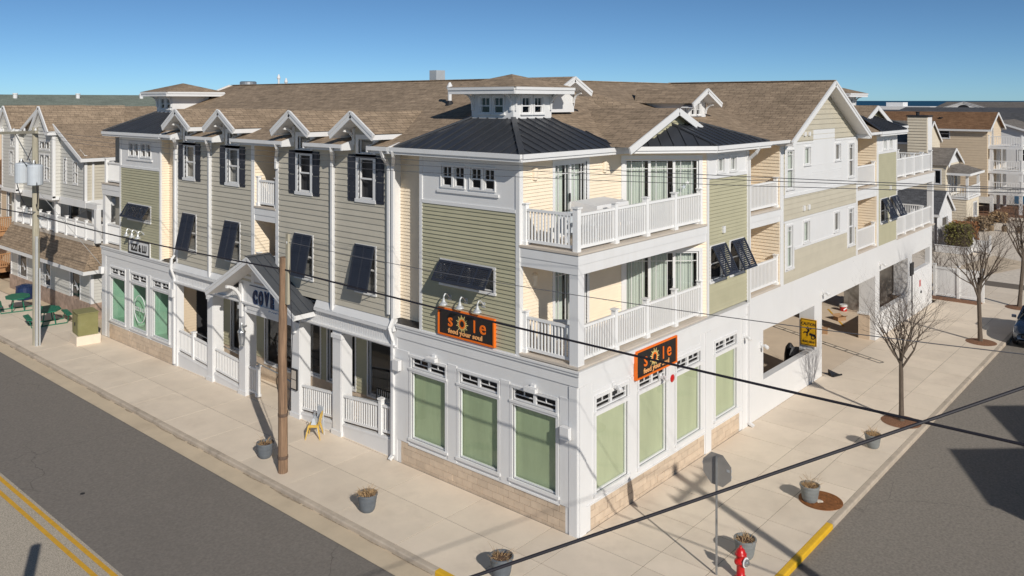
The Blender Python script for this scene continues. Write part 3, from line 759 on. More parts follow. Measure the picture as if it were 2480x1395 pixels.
o = obj('menu_case', MB().box(FA, 12.45, 12.82, 1.0, 1.75, .02, .08), BLACK, BL); obj('menu_sheet', MB().box(FA, 12.49, 12.78, 1.05, 1.36, .08, .084).box(FA, 12.49, 12.78, 1.39, 1.70, .08, .084), PALEY if False else DECK, o)

# ---- upper street front between the towers
AW = [(11.62, 12.55), (8.18, 9.1), (16.3, 17.4), (19.74, 20.8)]
AW = [(c - .37, c + .37) for c in (12.08, 8.64, 16.85, 20.25)]
HOLES = [h for a, b in AW for h in ((a, b, 8.16, 9.5), (a, b, 9.66, 10.14))]
SHU = [(11.52, 12.6), (8.1, 9.15), (16.28, 17.33), (19.65, 20.72)]
HOLES += [(a + .06, b - .06, 5.1, 6.6) for a, b in SHU]
for a, b in ((7.36, 10.28), (10.44, 13.66), (15.5, 18.42), (18.58, 21.26)):
    lap(FA, a, b, 4.46, 9.72, .195, GREY, BL, HOLES, pieces=True)
for c in (12.08, 8.64, 16.85, 20.25):
    lap(FA, c - .72, c + .72, 9.72, 10.3, .195, GREY, BL, HOLES)
for a, b in AW:
    win(FA, a, b, 8.16, 9.5, BL, trim=.14, fw=.05, mh=[(8.83, .05)], back=BLIND if b > 13 else DARKIN, bd=.22)
    win(FA, a, b, 9.66, 10.14, BL, trim=.14, fw=.045, back=INT, bd=.2, name='transom_window', sill=False)
    for s in (a - .40 - .15, b + .15):
        p_ = MB().box(FA, s, s + .40, 8.05, 9.62, 0, .03)
        for z0, z1 in ((8.1, 8.78), (8.86, 9.56)):
            p_.box(FA, s, s + .05, z0, z1, .03, .045).box(FA, s + .35, s + .40, z0, z1, .03, .045).box(FA, s + .09, s + .31, z0 + .05, z1 - .05, .03, .042)
            p_.box(FA, s + .05, s + .35, z0 - .04, z0 + .02, .03, .045).box(FA, s + .05, s + .35, z1 - .01, z1 + .05, .03, .045)
        obj('panel_shutter', p_, DARKSH, BL)
for a, b in SHU:
    win(FA, a + .06, b - .06, 5.1, 6.6, BL, trim=.07, fw=.05, mh=[(5.85, .045)], back=BLIND, bd=.2)
    bahama(FA, a + .02, b - .02, 6.66, 1.48, 12.5, BL)
trim = MB()
for s in (7.3, 10.36, 13.72, 15.44, 18.5, 21.3): trim.box(FA, s - .055, s + .055, 4.44, 9.78, .0, .035)
obj('corner_board', trim, WHITE, BL)
def downspout(pts, parent=BL):
    mb = MB()
    for a, b in zip(pts, pts[1:]): mb.bar(a, b, .10, .085)
    obj('downspout', mb, WHITE, parent)
for s in (10.36, 18.5): downspout([(-.5, s - .5, 9.85), (-.45, s - .45, 9.72), (-.09, s, 9.35), (-.09, s, 4.25)])
for s, t in ((13.72, -.3), (21.3, -.3)): downspout([(-.5, s + t - .3, 9.85), (-.42, s + t - .25, 9.7), (-.09, s, 9.35), (-.09, s, 8.9)])
downspout([(-.5, 6.75, 9.85), (-.42, 6.8, 9.7), (-.08, 7.22, 9.35), (-.08, 7.22, 4.5), (-.17, 7.3, 4.2), (-.06, 7.25, 3.8), (-.06, 7.25, .15), (-.2, 7.25, .05)])
downspout([(-.5, 7.3, 9.85), (-.40, 7.3, 9.6), (-.08, 7.42, 9.35), (-.08, 7.42, 4.6)])
downspout([(-.08, 21.38, 9.3), (-.08, 21.38, 4.8), (-.2, 21.45, 4.6), (-.2, 21.5, 4.2), (-.06, 21.5, 3.8), (-.06, 21.5, .1)])
downspout([(9.86, -.5, 9.8), (9.86, -.38, 9.6), (9.93, -.07, 9.35), (9.93, -.07, .12), (9.93, -.25, .04)])
# narrow stair balconies between the two grey bays
def slot(fr, s0, s1, dep, win_back=True, fasc=((4.16, 4.46), (6.86, 7.4)), top=9.8, rail_d=-.12):
    side = Fr((fr.p(s1, 0, 0).x, fr.p(s1, 0, 0).y), tuple((-fr.N)[:2]), tuple((-fr.S)[:2]))
    other = Fr((fr.p(s0, 0, 0).x, fr.p(s0, 0, 0).y), tuple((-fr.N)[:2]), tuple((fr.S)[:2]))
    bk = Fr((fr.p(0, 0, -dep).x, fr.p(0, 0, -dep).y), tuple(fr.S[:2]), tuple(fr.N[:2]))
    for z0, z1 in ((4.50, 6.9), (7.40, top)):
        lap(side, 0, dep, z0, z1, .125, CREAM, BL); lap(other, .02, dep, z0, z1, .125, CREAM, BL)
        hh = [(s0 + .15, s0 + .75, z0 + 1.0, z0 + 2.0)] if win_back else []
        lap(bk, s0 + .03, s1 - .03, z0, z1, .125, CREAM, BL, hh)
        for h in hh: win(bk, *h, BL, trim=.1, munt=muntins_cross(*h))
        f = MB().box(fr, s0, s1, z0 - .068, z0, -dep, .04); obj('balcony_deck', f, DECK, BL)
        rail_at(fr, s0 + .1, s1 - .1, z0, rail_d, BL, posts=(True, True))
    for z0, z1 in fasc: obj('balcony_fascia', MB().box(fr, s0, s1, z0, z1 - .08, -.25, .0).box(fr, s0, s1, z0 + .22, z1 - .1, 0, .02), WHITE, BL)
    obj('balcony_ceiling', MB().box(fr, s0, s1, top, top + .05, -dep, .0).box(fr, s0 + .02, s1 - .02, 6.87, 6.9, -dep, -.25), CREAM, BL)
    obj('corner_board', MB().box(fr, s0 - .14, s0, 4.42, top, -.1, .03).box(fr, s1, s1 + .14, 4.42, top, -.1, .03), WHITE, BL)
F3 = ((6.86, 7.4),)
slot(FA, 13.86, 15.3, 1.5); slot(FB, 10.05, 12.7, 1.6, fasc=F3); slot(FB, 21.15, 23.85, 1.6, fasc=F3)
# ---- side street: garage front
OP = [(11.25, 16.1, 1.27, 3.07), (16.91, 23.66, -.1, 3.07), (24.3, 28.85, 1.2, 3.2), (29.6, 33.0, 2.3, 3.25)]
wall(FB, 10.0, 33.45, 0, 4.42, WHITE2, BL, OP, th=.25, name='garage_front')
def pier(x0, x1, y1, wz=1.25):
    obj('garage_pier', MB().bx(x0, x1, .0 + .251, y1, wz, 3.74), WHITE, BL)
    obj('pier_base', MB().bx(x0 - .03, x1 + .03, .251, y1 + .02, 0, wz - .08), CMU, BL)
    obj('pier_cap', MB().bx(x0 - .07, x1 + .07, .251, y1 + .06, wz - .08, wz), WHITE, BL)
pier(16.1, 16.91, .62); pier(23.66, 24.3, .75); pier(28.85, 29.6, .7)
obj('sill_cap', MB().box(FB, 11.25, 16.1, 1.27, 1.3, -.27, .02).box(FB, 24.3, 28.85, 1.2, 1.23, -.27, .02), WHITE, BL)
for (x, y) in ((20.0, 6.0), (26.0, 6.3), (30.5, 6.0)):
    obj('garage_column', MB().bx(x, x + .7, y, y + .7, 1.0, 3.74), WHITE, BL); obj('pier_base', MB().bx(x - .03, x + .73, y - .03, y + .73, 0, .99), CMU, BL)
obj('garage_partition', MB().bx(28.9, 29.02, .72, 3.3, 0, 3.7), GREYPANEL, BL)
obj('garage_rear_partition', MB().bx(27.5, 33.3, 9.0, 9.12, 0, 3.7), WHITE2, BL)
d_ = obj('side_door', MB().box(FB, 30.1, 31.2, .02, 2.12, 0, .03).box(FB, 30.0, 30.1, .02, 2.22, 0, .05).box(FB, 31.2, 31.3, .02, 2.22, 0, .05).box(FB, 30.1, 31.2, 2.12, 2.22, 0, .05), WHITE, BL)
obj('door_notice', MB().box(FB, 30.85, 31.1, 1.35, 1.7, .03, .036), RED, d_); obj('door_lock', MB().box(FB, 31.05, 31.15, .98, 1.1, .03, .08), BLACK, d_)
obj('conduit', MB().box(FB, 29.5, 29.54, .05, 2.2, .01, .05).box(FB, 29.2, 29.75, 2.2, 2.85, .01, .06), BLACK, BL)
for s, z in ((11.0, 2.6), (16.95, 3.45), (24.3, 3.55), (4.05, 3.2), (9.6, 3.2), (1.6, 3.55)):
    o = obj('security_light', MB().box(FB, s - .06, s + .06, z - .1, z + .1, 0, .05).box(FB, s - .05, s + .05, z - .03, z + .03, .05, .16), WHITE, BL)
    obj('lamp_head', MB().lathe(FB.p(s, z + .02, .18), [(.05, 0), (.07, .1), (.06, .16)], 10, ax=(-.3, -.8, -.4)), WHITE, o)
for s, z in ((6.98, 3.15), (.32, 2.75), (21.55, 3.2), (28.6, 3.25), (5.4, 3.62), (1.5, 3.6)):
    o = obj('security_light', MB().box(FA, s - .07, s + .07, z - .1, z + .08, 0, .06), WHITE, BL)
    obj('lamp_head', MB().box(FA, s - .14, s + .14, z - .22, z + .1, .06, .2) if z < 3.5 else MB().box(FA, s - .2, s + .2, z - .1, z + .02, .06, .2), WHITE, o)
obj('fire_bell', MB().lathe(FB.p(4.75, 2.98, 0), [(.1, 0), (.12, .04), (.05, .07)], 14, ax=(0, -1, 0)), RED, BL)

# ---- the broad gable on the side street
g0, g1, gz = 12.9, 21.0, 9.82
xm, zp = 16.95, 12.2; pit = .525
GH = [(13.28, 13.95, 8.02, 9.5), (15.0, 15.6, 8.85, 9.55), (18.35, 18.98, 8.85, 9.55), (20.0, 20.65, 8.02, 9.5),
      (13.28, 13.82, 5.0, 6.6), (14.9, 15.5, 5.78, 6.6), (18.25, 18.85, 5.82, 6.62), (19.98, 20.6, 5.0, 6.62)]
P3 = [(13.12, 20.92, 7.82, 9.7), (15.93, 18.3, 9.7, 10.22)]
P2 = [(13.12, 20.92, 5.72, 6.74), (13.12, 14.0, 4.88, 5.72), (19.82, 20.75, 4.9, 5.72)]
lap(FB, g0, g1, 4.44, gz, .2, TAUPE, BL, P3[:1] + P2, pieces=True)
lap(FB, g0, g1, gz, zp - .1, .2, TAUPE, BL, [(15.93, 18.3, 9.7, 10.22)], clip=lambda z: (max(g0, xm - (zp - z) / pit), min(g1, xm + (zp - z) / pit)))
for k, q in enumerate(P3 + P2):
    wall(FB, *q, WHITE2, BL, GH, d=.03, th=.16)
m = MB()
m.box(FB, 13.02, 21.0, 7.70, 7.82, 0, .06).box(FB, 13.02, 15.9, 9.7, 9.78, 0, .05).box(FB, 18.33, 21.0, 9.7, 9.78, 0, .05)
m.box(FB, 14.02, 19.8, 5.62, 5.72, 0, .05).box(FB, 13.02, 21.0, 6.74, 6.82, 0, .05)
for z in (8.1, 8.48):
    for a, b in ((14.2, 15.6), (15.85, 17.4), (17.65, 19.1)):
        if z < 8.3 or a > 15: m.box(FB, a, b, z, z + .03, .03, .04).box(FB, a, b, z + .3, z + .32, .03, .04)
obj('panel_trim', m, WHITE, BL)
for k, h in enumerate(GH):
    tall = (h[3] - h[2]) > 1.2
    win(FB, *h, BL, d=.03, trim=.06, fw=.05, rec=.04, mh=[((h[2] + h[3]) / 2, .05)] if tall else (), munt=muntins_cross(h[0], h[1], (h[2] + h[3]) / 2, h[3], .02, 1, .75) if tall else (),
        back=(CURTAIN if k in (0, 1, 4, 5) else BLIND), bd=.11)
obj('wall_vent', MB().box(FB, 14.85, 15.0, 7.05, 7.25, 0, .08).box(FB, 15.35, 15.5, 7.05, 7.25, 0, .08).box(FB, 14.95, 15.1, 10.0, 10.16, 0, .08).box(FB, 15.4, 15.55, 10.0, 10.16, 0, .08), WHITE, BL)
obj('corner_board', MB().box(FB, 12.84, 12.96, 4.42, 9.9, -.1, .04).box(FB, 20.94, 21.06, 4.42, 9.9, -.1, .04), WHITE, BL)

# ------------------------------------------------------------------ corner units (the same plan at three corners)
class T:
    """plan axes of a corner: b along the side street, a along the main street"""
    def __init__(s, f): s.f = f
    def p(s, b, a, z): x, y = s.f(b, a); return V((x, y, z))
    def fr(s, b, a, S, N):
        o = s.f(b, a); o1 = s.f(b + S[0], a + S[1]); o2 = s.f(b + N[0], a + N[1])
        return Fr(o, (o1[0] - o[0], o1[1] - o[1]), (o2[0] - o[0], o2[1] - o[1]))
T1 = T(lambda b, a: (b, a)); T2 = T(lambda b, a: (XM - b, a)); T3 = T(lambda b, a: (b, LBL - a))
K = 6.95; r2 = 2 ** .5
def slider(fr, s0, s1, z0, z1, n, parent, curtain=CURTAIN, prairie=True):
    w_ = (s1 - s0) / n; mv = [(s0 + w_ * k, .085) for k in range(1, n)]; mu = []
    if prairie:
        for k in range(n):
            a, b = s0 + w_ * k, s0 + w_ * (k + 1); q = .2 * w_ + .06
            for s in (a + q, b - q): mu.append((s - .009, s + .009, z0, z1))
            mu.append((a, b, z1 - .32, z1 - .302))
    o = win(fr, s0, s1, z0, z1, parent, trim=.12, fw=.06, rec=.04, mv=mv, munt=mu, back=DARKIN, bd=.55, name='sliding_door', sill=False)
    # curtains hanging a little inside, in pleats, not quite closed
    cm = MB(); x = s0 + .05
    for k in range(n):
        a = s0 + w_ * k + .06; b = s0 + w_ * (k + 1) - .06 - (.13 * w_ if k % 2 == n % 2 else .06 * w_)
        m_ = 14
        for j in range(m_):
            u0, u1 = lin(a, b, j / m_), lin(a, b, (j + 1) / m_); d0 = -.2 - .03 * (j % 2); d1 = -.2 - .03 * ((j + 1) % 2)
            cm.face([fr.p(u0, z0 + .03, d0), fr.p(u1, z0 + .03, d1), fr.p(u1, z1 - .1, d1), fr.p(u0, z1 - .1, d0)])
    obj('curtain', cm, curtain, o)
    obj('door_handle', MB().box(fr, s1 - w_ - .09, s1 - w_ - .05, z0 + .95, z0 + 1.2, .0, .04), BLACK, o)
    return o
def corner_unit(t, full=True, side=True, a_rail=True, ea=1.55, ca=(3.78, 5.55)):
    fA = t.fr(0, 0, (0, 1), (-1, 0)); fB_ = t.fr(0, 0, (1, 0), (0, -1)); fC = t.fr(0, 2.0, (1, 0), (0, -1)); fD = t.fr(K - 2, 2.0, (1, -1), (-1, -1))
    # tower wall on the main street
    if full:
        tw = [(2.92, 3.36, 8.84, 9.46), (3.44, 3.88, 8.84, 9.46), (4.12, 4.56, 8.84, 9.46), (4.64, 5.08, 8.84, 9.46)]
        sh = (2.95, 5.05, 5.94, 6.6)
        lap(fA, 2.12, 5.92, 4.36, 8.30, .115, OLIVE, BL, [sh], pieces=True, lip=.036)
        wall(fA, 2.12, 5.92, 8.38, 9.85, WHITE2, BL, tw, d=.01)
        obj('panel_trim', MB().box(fA, 2.12, 5.92, 8.28, 8.38, -.05, .045).box(fA, 2.12, 5.92, 9.66, 9.8, .01, .03).box(fA, 2.75, 5.25, 8.66, 8.74, .01, .06).box(fA, 2.12, 5.92, 4.33, 4.38, -.05, .05), WHITE, BL)
        for k, h in enumerate(tw):
            win(fA, *h, BL, d=.01, trim=.037, fw=.045, rec=.04, sill=False, mh=[(9.13, .04)], munt=muntins_cross(h[0], h[1], 9.13, h[3], .02, 1, .0), back=DARKIN, bd=.3)
        win(fA, *sh, BL, trim=.08, fw=.05, rec=.04, mv=[(4.0, .06)], back=BLIND, bd=.2)
        bahama(fA, 2.93, 5.07, 6.64, .67, 32, BL, divs=3, d=.09, slat=.05, open_=.46)
        obj('corner_board', MB().box(fA, 1.98, 2.12, 4.33, 9.82, -.12, .04).box(fA, 5.92, 6.04, 4.33, 9.82, -.12, .04), WHITE, BL)
        fS = t.fr(0, 6.0, (1, 0), (0, 1)); lap(fS, .02, .42, 4.42, 9.8, .108, CREAM, BL, d=.03)
        fS2 = t.fr(0, 7.36, (1, 0), (0, -1)); obj('wall_return', MB().box(fS2, .0, .6, 4.42, 9.78, -.12, .0), WHITE, BL)
        fR = t.fr(.38, 0, (0, 1), (-1, 0)); lap(fR, 6.06, 7.36, 4.42, 9.8, .108, CREAM, BL)
        obj('ledge_flashing', MB().hexa([t.p(.0, 6.04, 4.3), t.p(.0, 7.3, 4.3), t.p(.40, 7.3, 4.3), t.p(.40, 6.04, 4.3), t.p(.0, 6.04, 4.36), t.p(.0, 7.3, 4.36), t.p(.40, 7.3, 4.44), t.p(.40, 6.04, 4.44)]), BLACK, BL)
    # walls round the two balconies
    for z0, z1 in ((4.44, 6.86), (7.42, 9.8)):
        dr = (1.55, 3.12, z0 + .04, z0 + 2.14); gl = (.16, 2.58, z0 + .04, z0 + 2.1)
        if full:
            lap(fC, .12, K - 2, z0, z1, .1, CREAM, BL, [dr]); slider(fC, *dr, 2, BL)
            obj('outdoor_light', MB().lathe(fC.p(.62, z0 + 1.75, .02), [(.09, 0), (.11, .3), (.05, .36)], 10), CREAM, BL)
            obj('outdoor_light', MB().lathe(fC.p(4.05, z0 + 1.75, .02), [(.09, 0), (.11, .3), (.05, .36)], 10), CREAM, BL)
        lap(fD, 0, 2.83, z0, z1, .1, CREAM, BL, [gl]); slider(fD, *gl, 3, BL)
        # deck, fascia, ceiling
        P = [t.p(0, .0, 0), t.p(0, 2.0, 0), t.p(K - 2, 2.0, 0), t.p(K, 0, 0)]
        dk = MB().prism([p + V((0, 0, z0 - .075)) for p in P], (0, 0, .075)); obj('balcony_deck', dk, DECK, BL)
        lipm = MB().box(fA, -.04, 2.0, z0 - .06, z0 - .002, 0, .045).box(fB_, -.0, K, z0 - .06, z0 - .002, 0, .045); obj('deck_edge', lipm, DECK, BL)
    f = MB()
    f.box(fA, .201, 2.0, 6.84, 7.34, -.2, .0).box(fB_, .0, K, 6.84, 7.34, -.2, .0).box(fA, 0, 2.0, 7.1, 7.34, 0, .02).box(fB_, -.02, K, 7.1, 7.34, 0, .02)
    obj('balcony_fascia', f, WHITE, BL)
    obj('balcony_ceiling', MB().face([t.p(0, 0, 6.9), t.p(0, 2.0, 6.9), t.p(K - 2, 2, 6.9), t.p(K, 0, 6.9)]), CREAM, BL)
    c = MB().bx(*sorted((t.p(.02, 0, 0).x, t.p(.30, 0, 0).x)), *sorted((t.p(0, .02, 0).y, t.p(0, .30, 0).y)), 4.44, 6.84)
    obj('balcony_column', c, WHITE, BL)
    for z0 in (4.44, 7.42):
        A_ = lambda b, a: tuple(t.f(b, a))
        if a_rail: railing(BL, A_(.16, .30), A_(.16, 1.93), z0, h=1.0, posts=(z0 > 6 and False, True), pw=.14, ph=1.12)
        railing(BL, A_(.30, .16), A_(6.82, .16), z0, h=1.0, posts=(False, True), nposts=3, pw=.14, ph=1.12)
        if z0 > 6: obj('railing_post', MB().bx(*sorted((t.p(.08, 0, 0).x, t.p(.24, 0, 0).x)), *sorted((t.p(0, .08, 0).y, t.p(0, .24, 0).y)), z0, z0 + 1.14).bx(*sorted((t.p(.05, 0, 0).x, t.p(.27, 0, 0).x)), *sorted((t.p(0, .05, 0).y, t.p(0, .27, 0).y)), z0 + 1.14, z0 + 1.18), RAILW, BL)
    # green bay on the side street
    if side:
        w2 = [(7.72, 8.15, 9.03, 9.5), (8.62, 9.05, 9.03, 9.5)]
        shs = [(7.2, 8.1, 5.5, 6.6), (8.6, 9.5, 5.5, 6.6)]
        lap(fB_, K + .13, 9.86, 4.44, 8.86, .115, OLIVE, BL, shs, pieces=True, lip=.036)
        wall(fB_, K + .13, 9.86, 8.96, 9.85, WHITE2, BL, w2, d=.01)
        obj('panel_trim', MB().box(fB_, K + .13, 9.86, 8.84, 8.96, -.05, .045).box(fB_, K + .13, 9.86, 9.62, 9.7, .01, .03), WHITE, BL)
        for h in w2: win(fB_, *h, BL, d=.01, trim=.07, fw=.04, rec=.04, munt=muntins_cross(h[0], h[1], h[2], h[3], .02, 1, .0), back=CURTAIN, bd=.11)
        for h in shs:
            win(fB_, *h, BL, trim=.08, fw=.05, rec=.04, mh=[(6.05, .04)], back=DARKIN, bd=.3)
            bahama(fB_, h[0] - .02, h[1] + .02, 6.66, 1.04, 27, BL, divs=1, d=.08, open_=.40)
        obj('corner_board', MB().box(fB_, K, K + .13, 4.42, 9.82, -.12, .04).box(fB_, 9.86, 10.0, 4.42, 9.82, -.12, .04), WHITE, BL)
        obj('wall_vent', MB().box(fB_, 8.0, 8.16, 7.0, 7.22, 0, .08), WHITE, BL)
    # ---- roofs
    Z0 = 9.95; q = .4
    tz = lambda d: Z0 + q * d
    p = t.p
    e = .45
    L0 = [p(-e, ea, Z0), p(-e, 6.75, Z0), p(1.78, ca[1], tz(2.23)), p(1.78, ca[0], tz(2.23))]
    R0 = [p(-e, ea, Z0), p(4.5, ea, Z0), p(3.66, ca[0], tz(2.23)), p(1.78, ca[0], tz(2.23))]
    sx = (p(1, 0, 0) - p(0, 0, 0)); sy = (p(0, 1, 0) - p(0, 0, 0))
    metal_roof(L0, tuple(sy), BL, METAL, .41); metal_roof(R0, tuple(sx), BL, METAL, .41)
    # bay roof leaning on the small gable
    ap_ = p(6.82, 1.2, Z0 + .66)
    sd = (sx - sy).normalized()
    metal_roof([p(4.5, 1.55, Z0 + .01), p(6.8, -e, Z0 + .01), ap_], tuple(sd), BL, METAL, .41)
    metal_roof([p(6.8, -e, Z0 + .01), p(10.75, -e, Z0 + .01), p(8.7, 1.2, Z0 + .66), ap_], tuple(sx), BL, METAL, .41)
    hc = MB().bar(p(-e, ea, Z0 + .04), p(1.78, ca[0], tz(2.23) + .04), .16, .05).bar(p(6.8, -e, Z0 + .05), ap_ + V((0, 0, .04)), .12, .05)
    hc.bar(p(-e, 6.75, Z0 + .03), p(1.78, ca[1], tz(2.23) + .04), .10, .05).bar(p(10.75, -e, Z0 + .03), p(8.7, 1.2, Z0 + .7), .1, .05)
    obj('hip_cap', hc, METAL, BL)
    # gutters, fascia, soffit along the eave
    line = [(-e, 6.95), (-e, ea), (4.5, ea), (6.8, -e), (10.85, -e)]
    g = MB(); fs = MB()
    for (a, b) in zip(line, line[1:]):
        g.bar(p(*a, Z0 - .06), p(*b, Z0 - .06), .14, .13); fs.bar(p(*a, Z0 - .16), p(*b, Z0 - .16), .05, .10)
    obj('roof_gutter', g, WHITE, BL); obj('fascia', fs, WHITE, BL)
    so = MB()
    for P_ in ([(-e, ea), (.45, ea), (.45, 7.25), (-e, 7.25)], [(.45, ea), (4.5, ea), (6.8, -e), (10.8, -e), (10.8, .3), (7.1, .3), (5.0, 2.3), (.45, 2.3)]):
        so.face([p(*c, 9.805) for c in P_])
    obj('soffit', so, WHITE2, BL)
    # small gable behind the bay roof
    gx, gy, gzp, gp = 6.82, 1.2, 11.15, .40
    gl_ = MB().face([p(gx - 2.4, gy, gzp - .98), p(gx + 2.0, gy, gzp - .82), p(gx, gy, gzp - .04)]); obj('gable_wall', gl_, OLIVE, BL)
    fG = t.fr(0, gy, (1, 0), (0, -1))
    lap(fG, gx - 2.3, gx + 2.2, gzp - .95, gzp - .1, .13, OLIVE, BL, clip=lambda z: (gx - (gzp - .06 - z) / gp, gx + (gzp - .06 - z) / gp), d=.02)
    rk = MB()
    for sg, hw_ in ((-1, 2.95), (1, 1.75)):
        A_, B_ = p(gx + sg * hw_, gy - .28, gzp - gp * hw_ - .1), p(gx, gy - .28, gzp - .1)
        rk.bar(A_, B_, .05, .22)
        obj('gable_roof', MB().face([p(gx + sg * hw_, gy - .3, gzp - gp * hw_ + .01), p(gx, gy - .3, gzp + .01), p(gx, 5.2, gzp + .01), p(gx + sg * hw_, 5.2, gzp - gp * hw_ + .01)]), SHINGLE, BL, uv=True)
    obj('rake_board', rk, WHITE, BL)
    cupola(t, 1.78, 3.66, ca[0], ca[1], 10.75)
def cupola(t, b0, b1, a0, a1, z0):
    p = t.p; zt = 11.72
    fA = t.fr(b0, 0, (0, 1), (-1, 0)); fB_ = t.fr(0, a0, (1, 0), (0, -1))
    wA = [(a0 + .40, a0 + .82, 11.0, 11.52), (a0 + .96, a0 + 1.38, 11.0, 11.52)]; wB = [(b0 + .40, b0 + .82, 11.0, 11.52), (b0 + 1.0, b0 + 1.42, 11.0, 11.52)]
    wall(fA, a0, a1, z0, zt, WHITE2, BL, wA, name='cupola_wall', th=.06); wall(fB_, b0 + .061, b1, z0, zt, WHITE2, BL, wB, name='cupola_wall', th=.06)
    for fr, ws in ((fA, wA), (fB_, wB)):
        for h in ws: win(fr, *h, BL, trim=.06, fw=.04, rec=.03, mh=[(11.24, .035)], munt=muntins_cross(h[0], h[1], 11.24, h[3], .018, 1, .0), back=DARKIN, bd=.3)
    fA2 = t.fr(b1, 0, (0, 1), (1, 0)); fB2 = t.fr(0, a1, (1, 0), (0, 1))
    obj('cupola_wall', MB().box(fA2, a0 + .06, a1, z0, zt, -.06, 0).box(fB2, b0 + .06, b1 - .06, z0, zt, -.06, 0), WHITE2, BL)
    obj('cupola_flashing', MB().box(fA, a0 - .05, a1, z0 - .02, z0 + .07, 0, .06).box(fB_, b0 - .0, b1, z0 - .02, z0 + .07, 0, .06), METAL, BL)
    o_ = .52
    c = [p(b0 - o_, a0 - o_, 0), p(b1 + o_, a0 - o_, 0), p(b1 + o_, a1 + o_, 0), p(b0 - o_, a1 + o_, 0)]
    fas = MB()
    for k in range(4):
        q0, q1 = c[k], c[(k + 1) % 4]
        fas.bar(q0 + V((0, 0, zt - .04)), q1 + V((0, 0, zt - .04)), .05, .14); fas.bar(q0 + V((0, 0, zt + .06)), q1 + V((0, 0, zt + .06)), .11, .09)
    obj('cupola_fascia', fas, WHITE, BL)
    obj('cupola_soffit', MB().prism([q + V((0, 0, zt - .1)) for q in c], (0, 0, .03)), WHITE2, BL)
    m = p((b0 + b1) / 2, (a0 + a1) / 2, 12.26)
    cr = MB()
    oo = .58; c = [p(b0 - oo, a0 - oo, zt + .10), p(b1 + oo, a0 - oo, zt + .10), p(b1 + oo, a1 + oo, zt + .10), p(b0 - oo, a1 + oo, zt + .10)]
    for k in range(4): cr.face([c[k], c[(k + 1) % 4], m])
    obj('cupola_roof', cr, SHINGLE, BL, uv=True)
    for (b, a, db, da) in ((b0, a0 + .07, -1, 0), (b0, a1 - .07, -1, 0), (b0 + .07, a0, 0, -1), (b1 - .07, a0, 0, -1)):
        br = MB()
        for k in range(5):
            g0, g1 = radians(90 * k / 5), radians(90 * (k + 1) / 5)
            f_ = lambda g: p(b + db * (.03 + .36 * (1 - cos(g))), a + da * (.03 + .36 * (1 - cos(g))), 11.24 + .38 * sin(g))
            br.bar(f_(g0), f_(g1), .07, .06, up=tuple(p(da, db, 0) - p(0, 0, 0)))
        br.bar(p(b + db * .03, a + da * .03, 11.1), p(b + db * .03, a + da * .03, 11.62), .08, .05)
        obj('cupola_bracket', br, WHITE, BL)
corner_unit(T1); corner_unit(T2, full=False); corner_unit(T3, full=True, side=False, ea=1.1, ca=(1.95, 3.5))

# ------------------------------------------------------------------ shingle roofs
ZE, ZR = 9.93, 12.2; XR, YR = 5.5, 7.2
ya, yb_ = 1.62, LBL - 1.62
def roofpoly(name, pts, mat=SHINGLE): return obj(name, MB().face(pts), mat, BL, uv=True)
e = .45
zA = lambda x: ZE + (ZR - ZE) * (x + e) / (XR + e)
roofpoly('main_roof', [(0, ya + .43, zA(0)), (XR, YR, ZR), (XR, LBL - 2.6, ZR), (0, yb_ - .09, zA(0))])
for a_, b_ in ((6.6, 7.98), (9.31, 11.42), (12.74, 16.19), (17.51, 19.59), (20.91, 22.3)):
    roofpoly('main_roof', [(-e, a_, ZE), (0, a_, zA(0)), (0, b_, zA(0)), (-e, b_, ZE)])
roofpoly('main_roof', [(11.4, 14, ZE), (XR + .0, YR, ZR), (XR, LBL - 2.6, ZR), (11.4, yb_, ZE)])
roofpoly('main_roof', [(-e, ya, ZE), (9.3, ya, ZE), (9.3, YR, ZR), (XR, YR, ZR)])
roofpoly('main_roof', [(XR, LBL - 2.6, ZR), (-e, yb_, ZE), (11.4, yb_, ZE)])
q2 = (ZR - 9.95) / (YR + .4)
roofpoly('side_roof', [(8.3, -.42, 9.95), (12.65, -.42, 9.95), (xm, YR, ZR), (8.6, YR, ZR)])
roofpoly('side_roof', [(8.6, YR, ZR), (8.3, -.42, 9.95), (6.6, ya, ZE)]); roofpoly('side_roof', [(XM - 8.6, YR, ZR), (XM - 8.3, -.42, 9.95), (XM - 6.6, ya, ZE)])
roofpoly('side_roof', [(XM - 8.3, -.42, 9.95), (XM - 8.6, YR, ZR), (xm, YR, ZR), (XM - 12.65, -.42, 9.95)])
roofpoly('side_roof', [(XM - 9.3, ya, ZE), (XM + e, ya, ZE), (XM - XR, YR, ZR), (XM - 9.3, YR, ZR)])
roofpoly('side_roof', [(XM + e, ya, ZE), (XM + e, 14, ZE), (XM - XR, YR, ZR)])
roofpoly('side_roof', [(XR, YR, ZR), (XM - XR, YR, ZR), (XM + e, 14.4, ZE), (11, 14.4, ZE)])
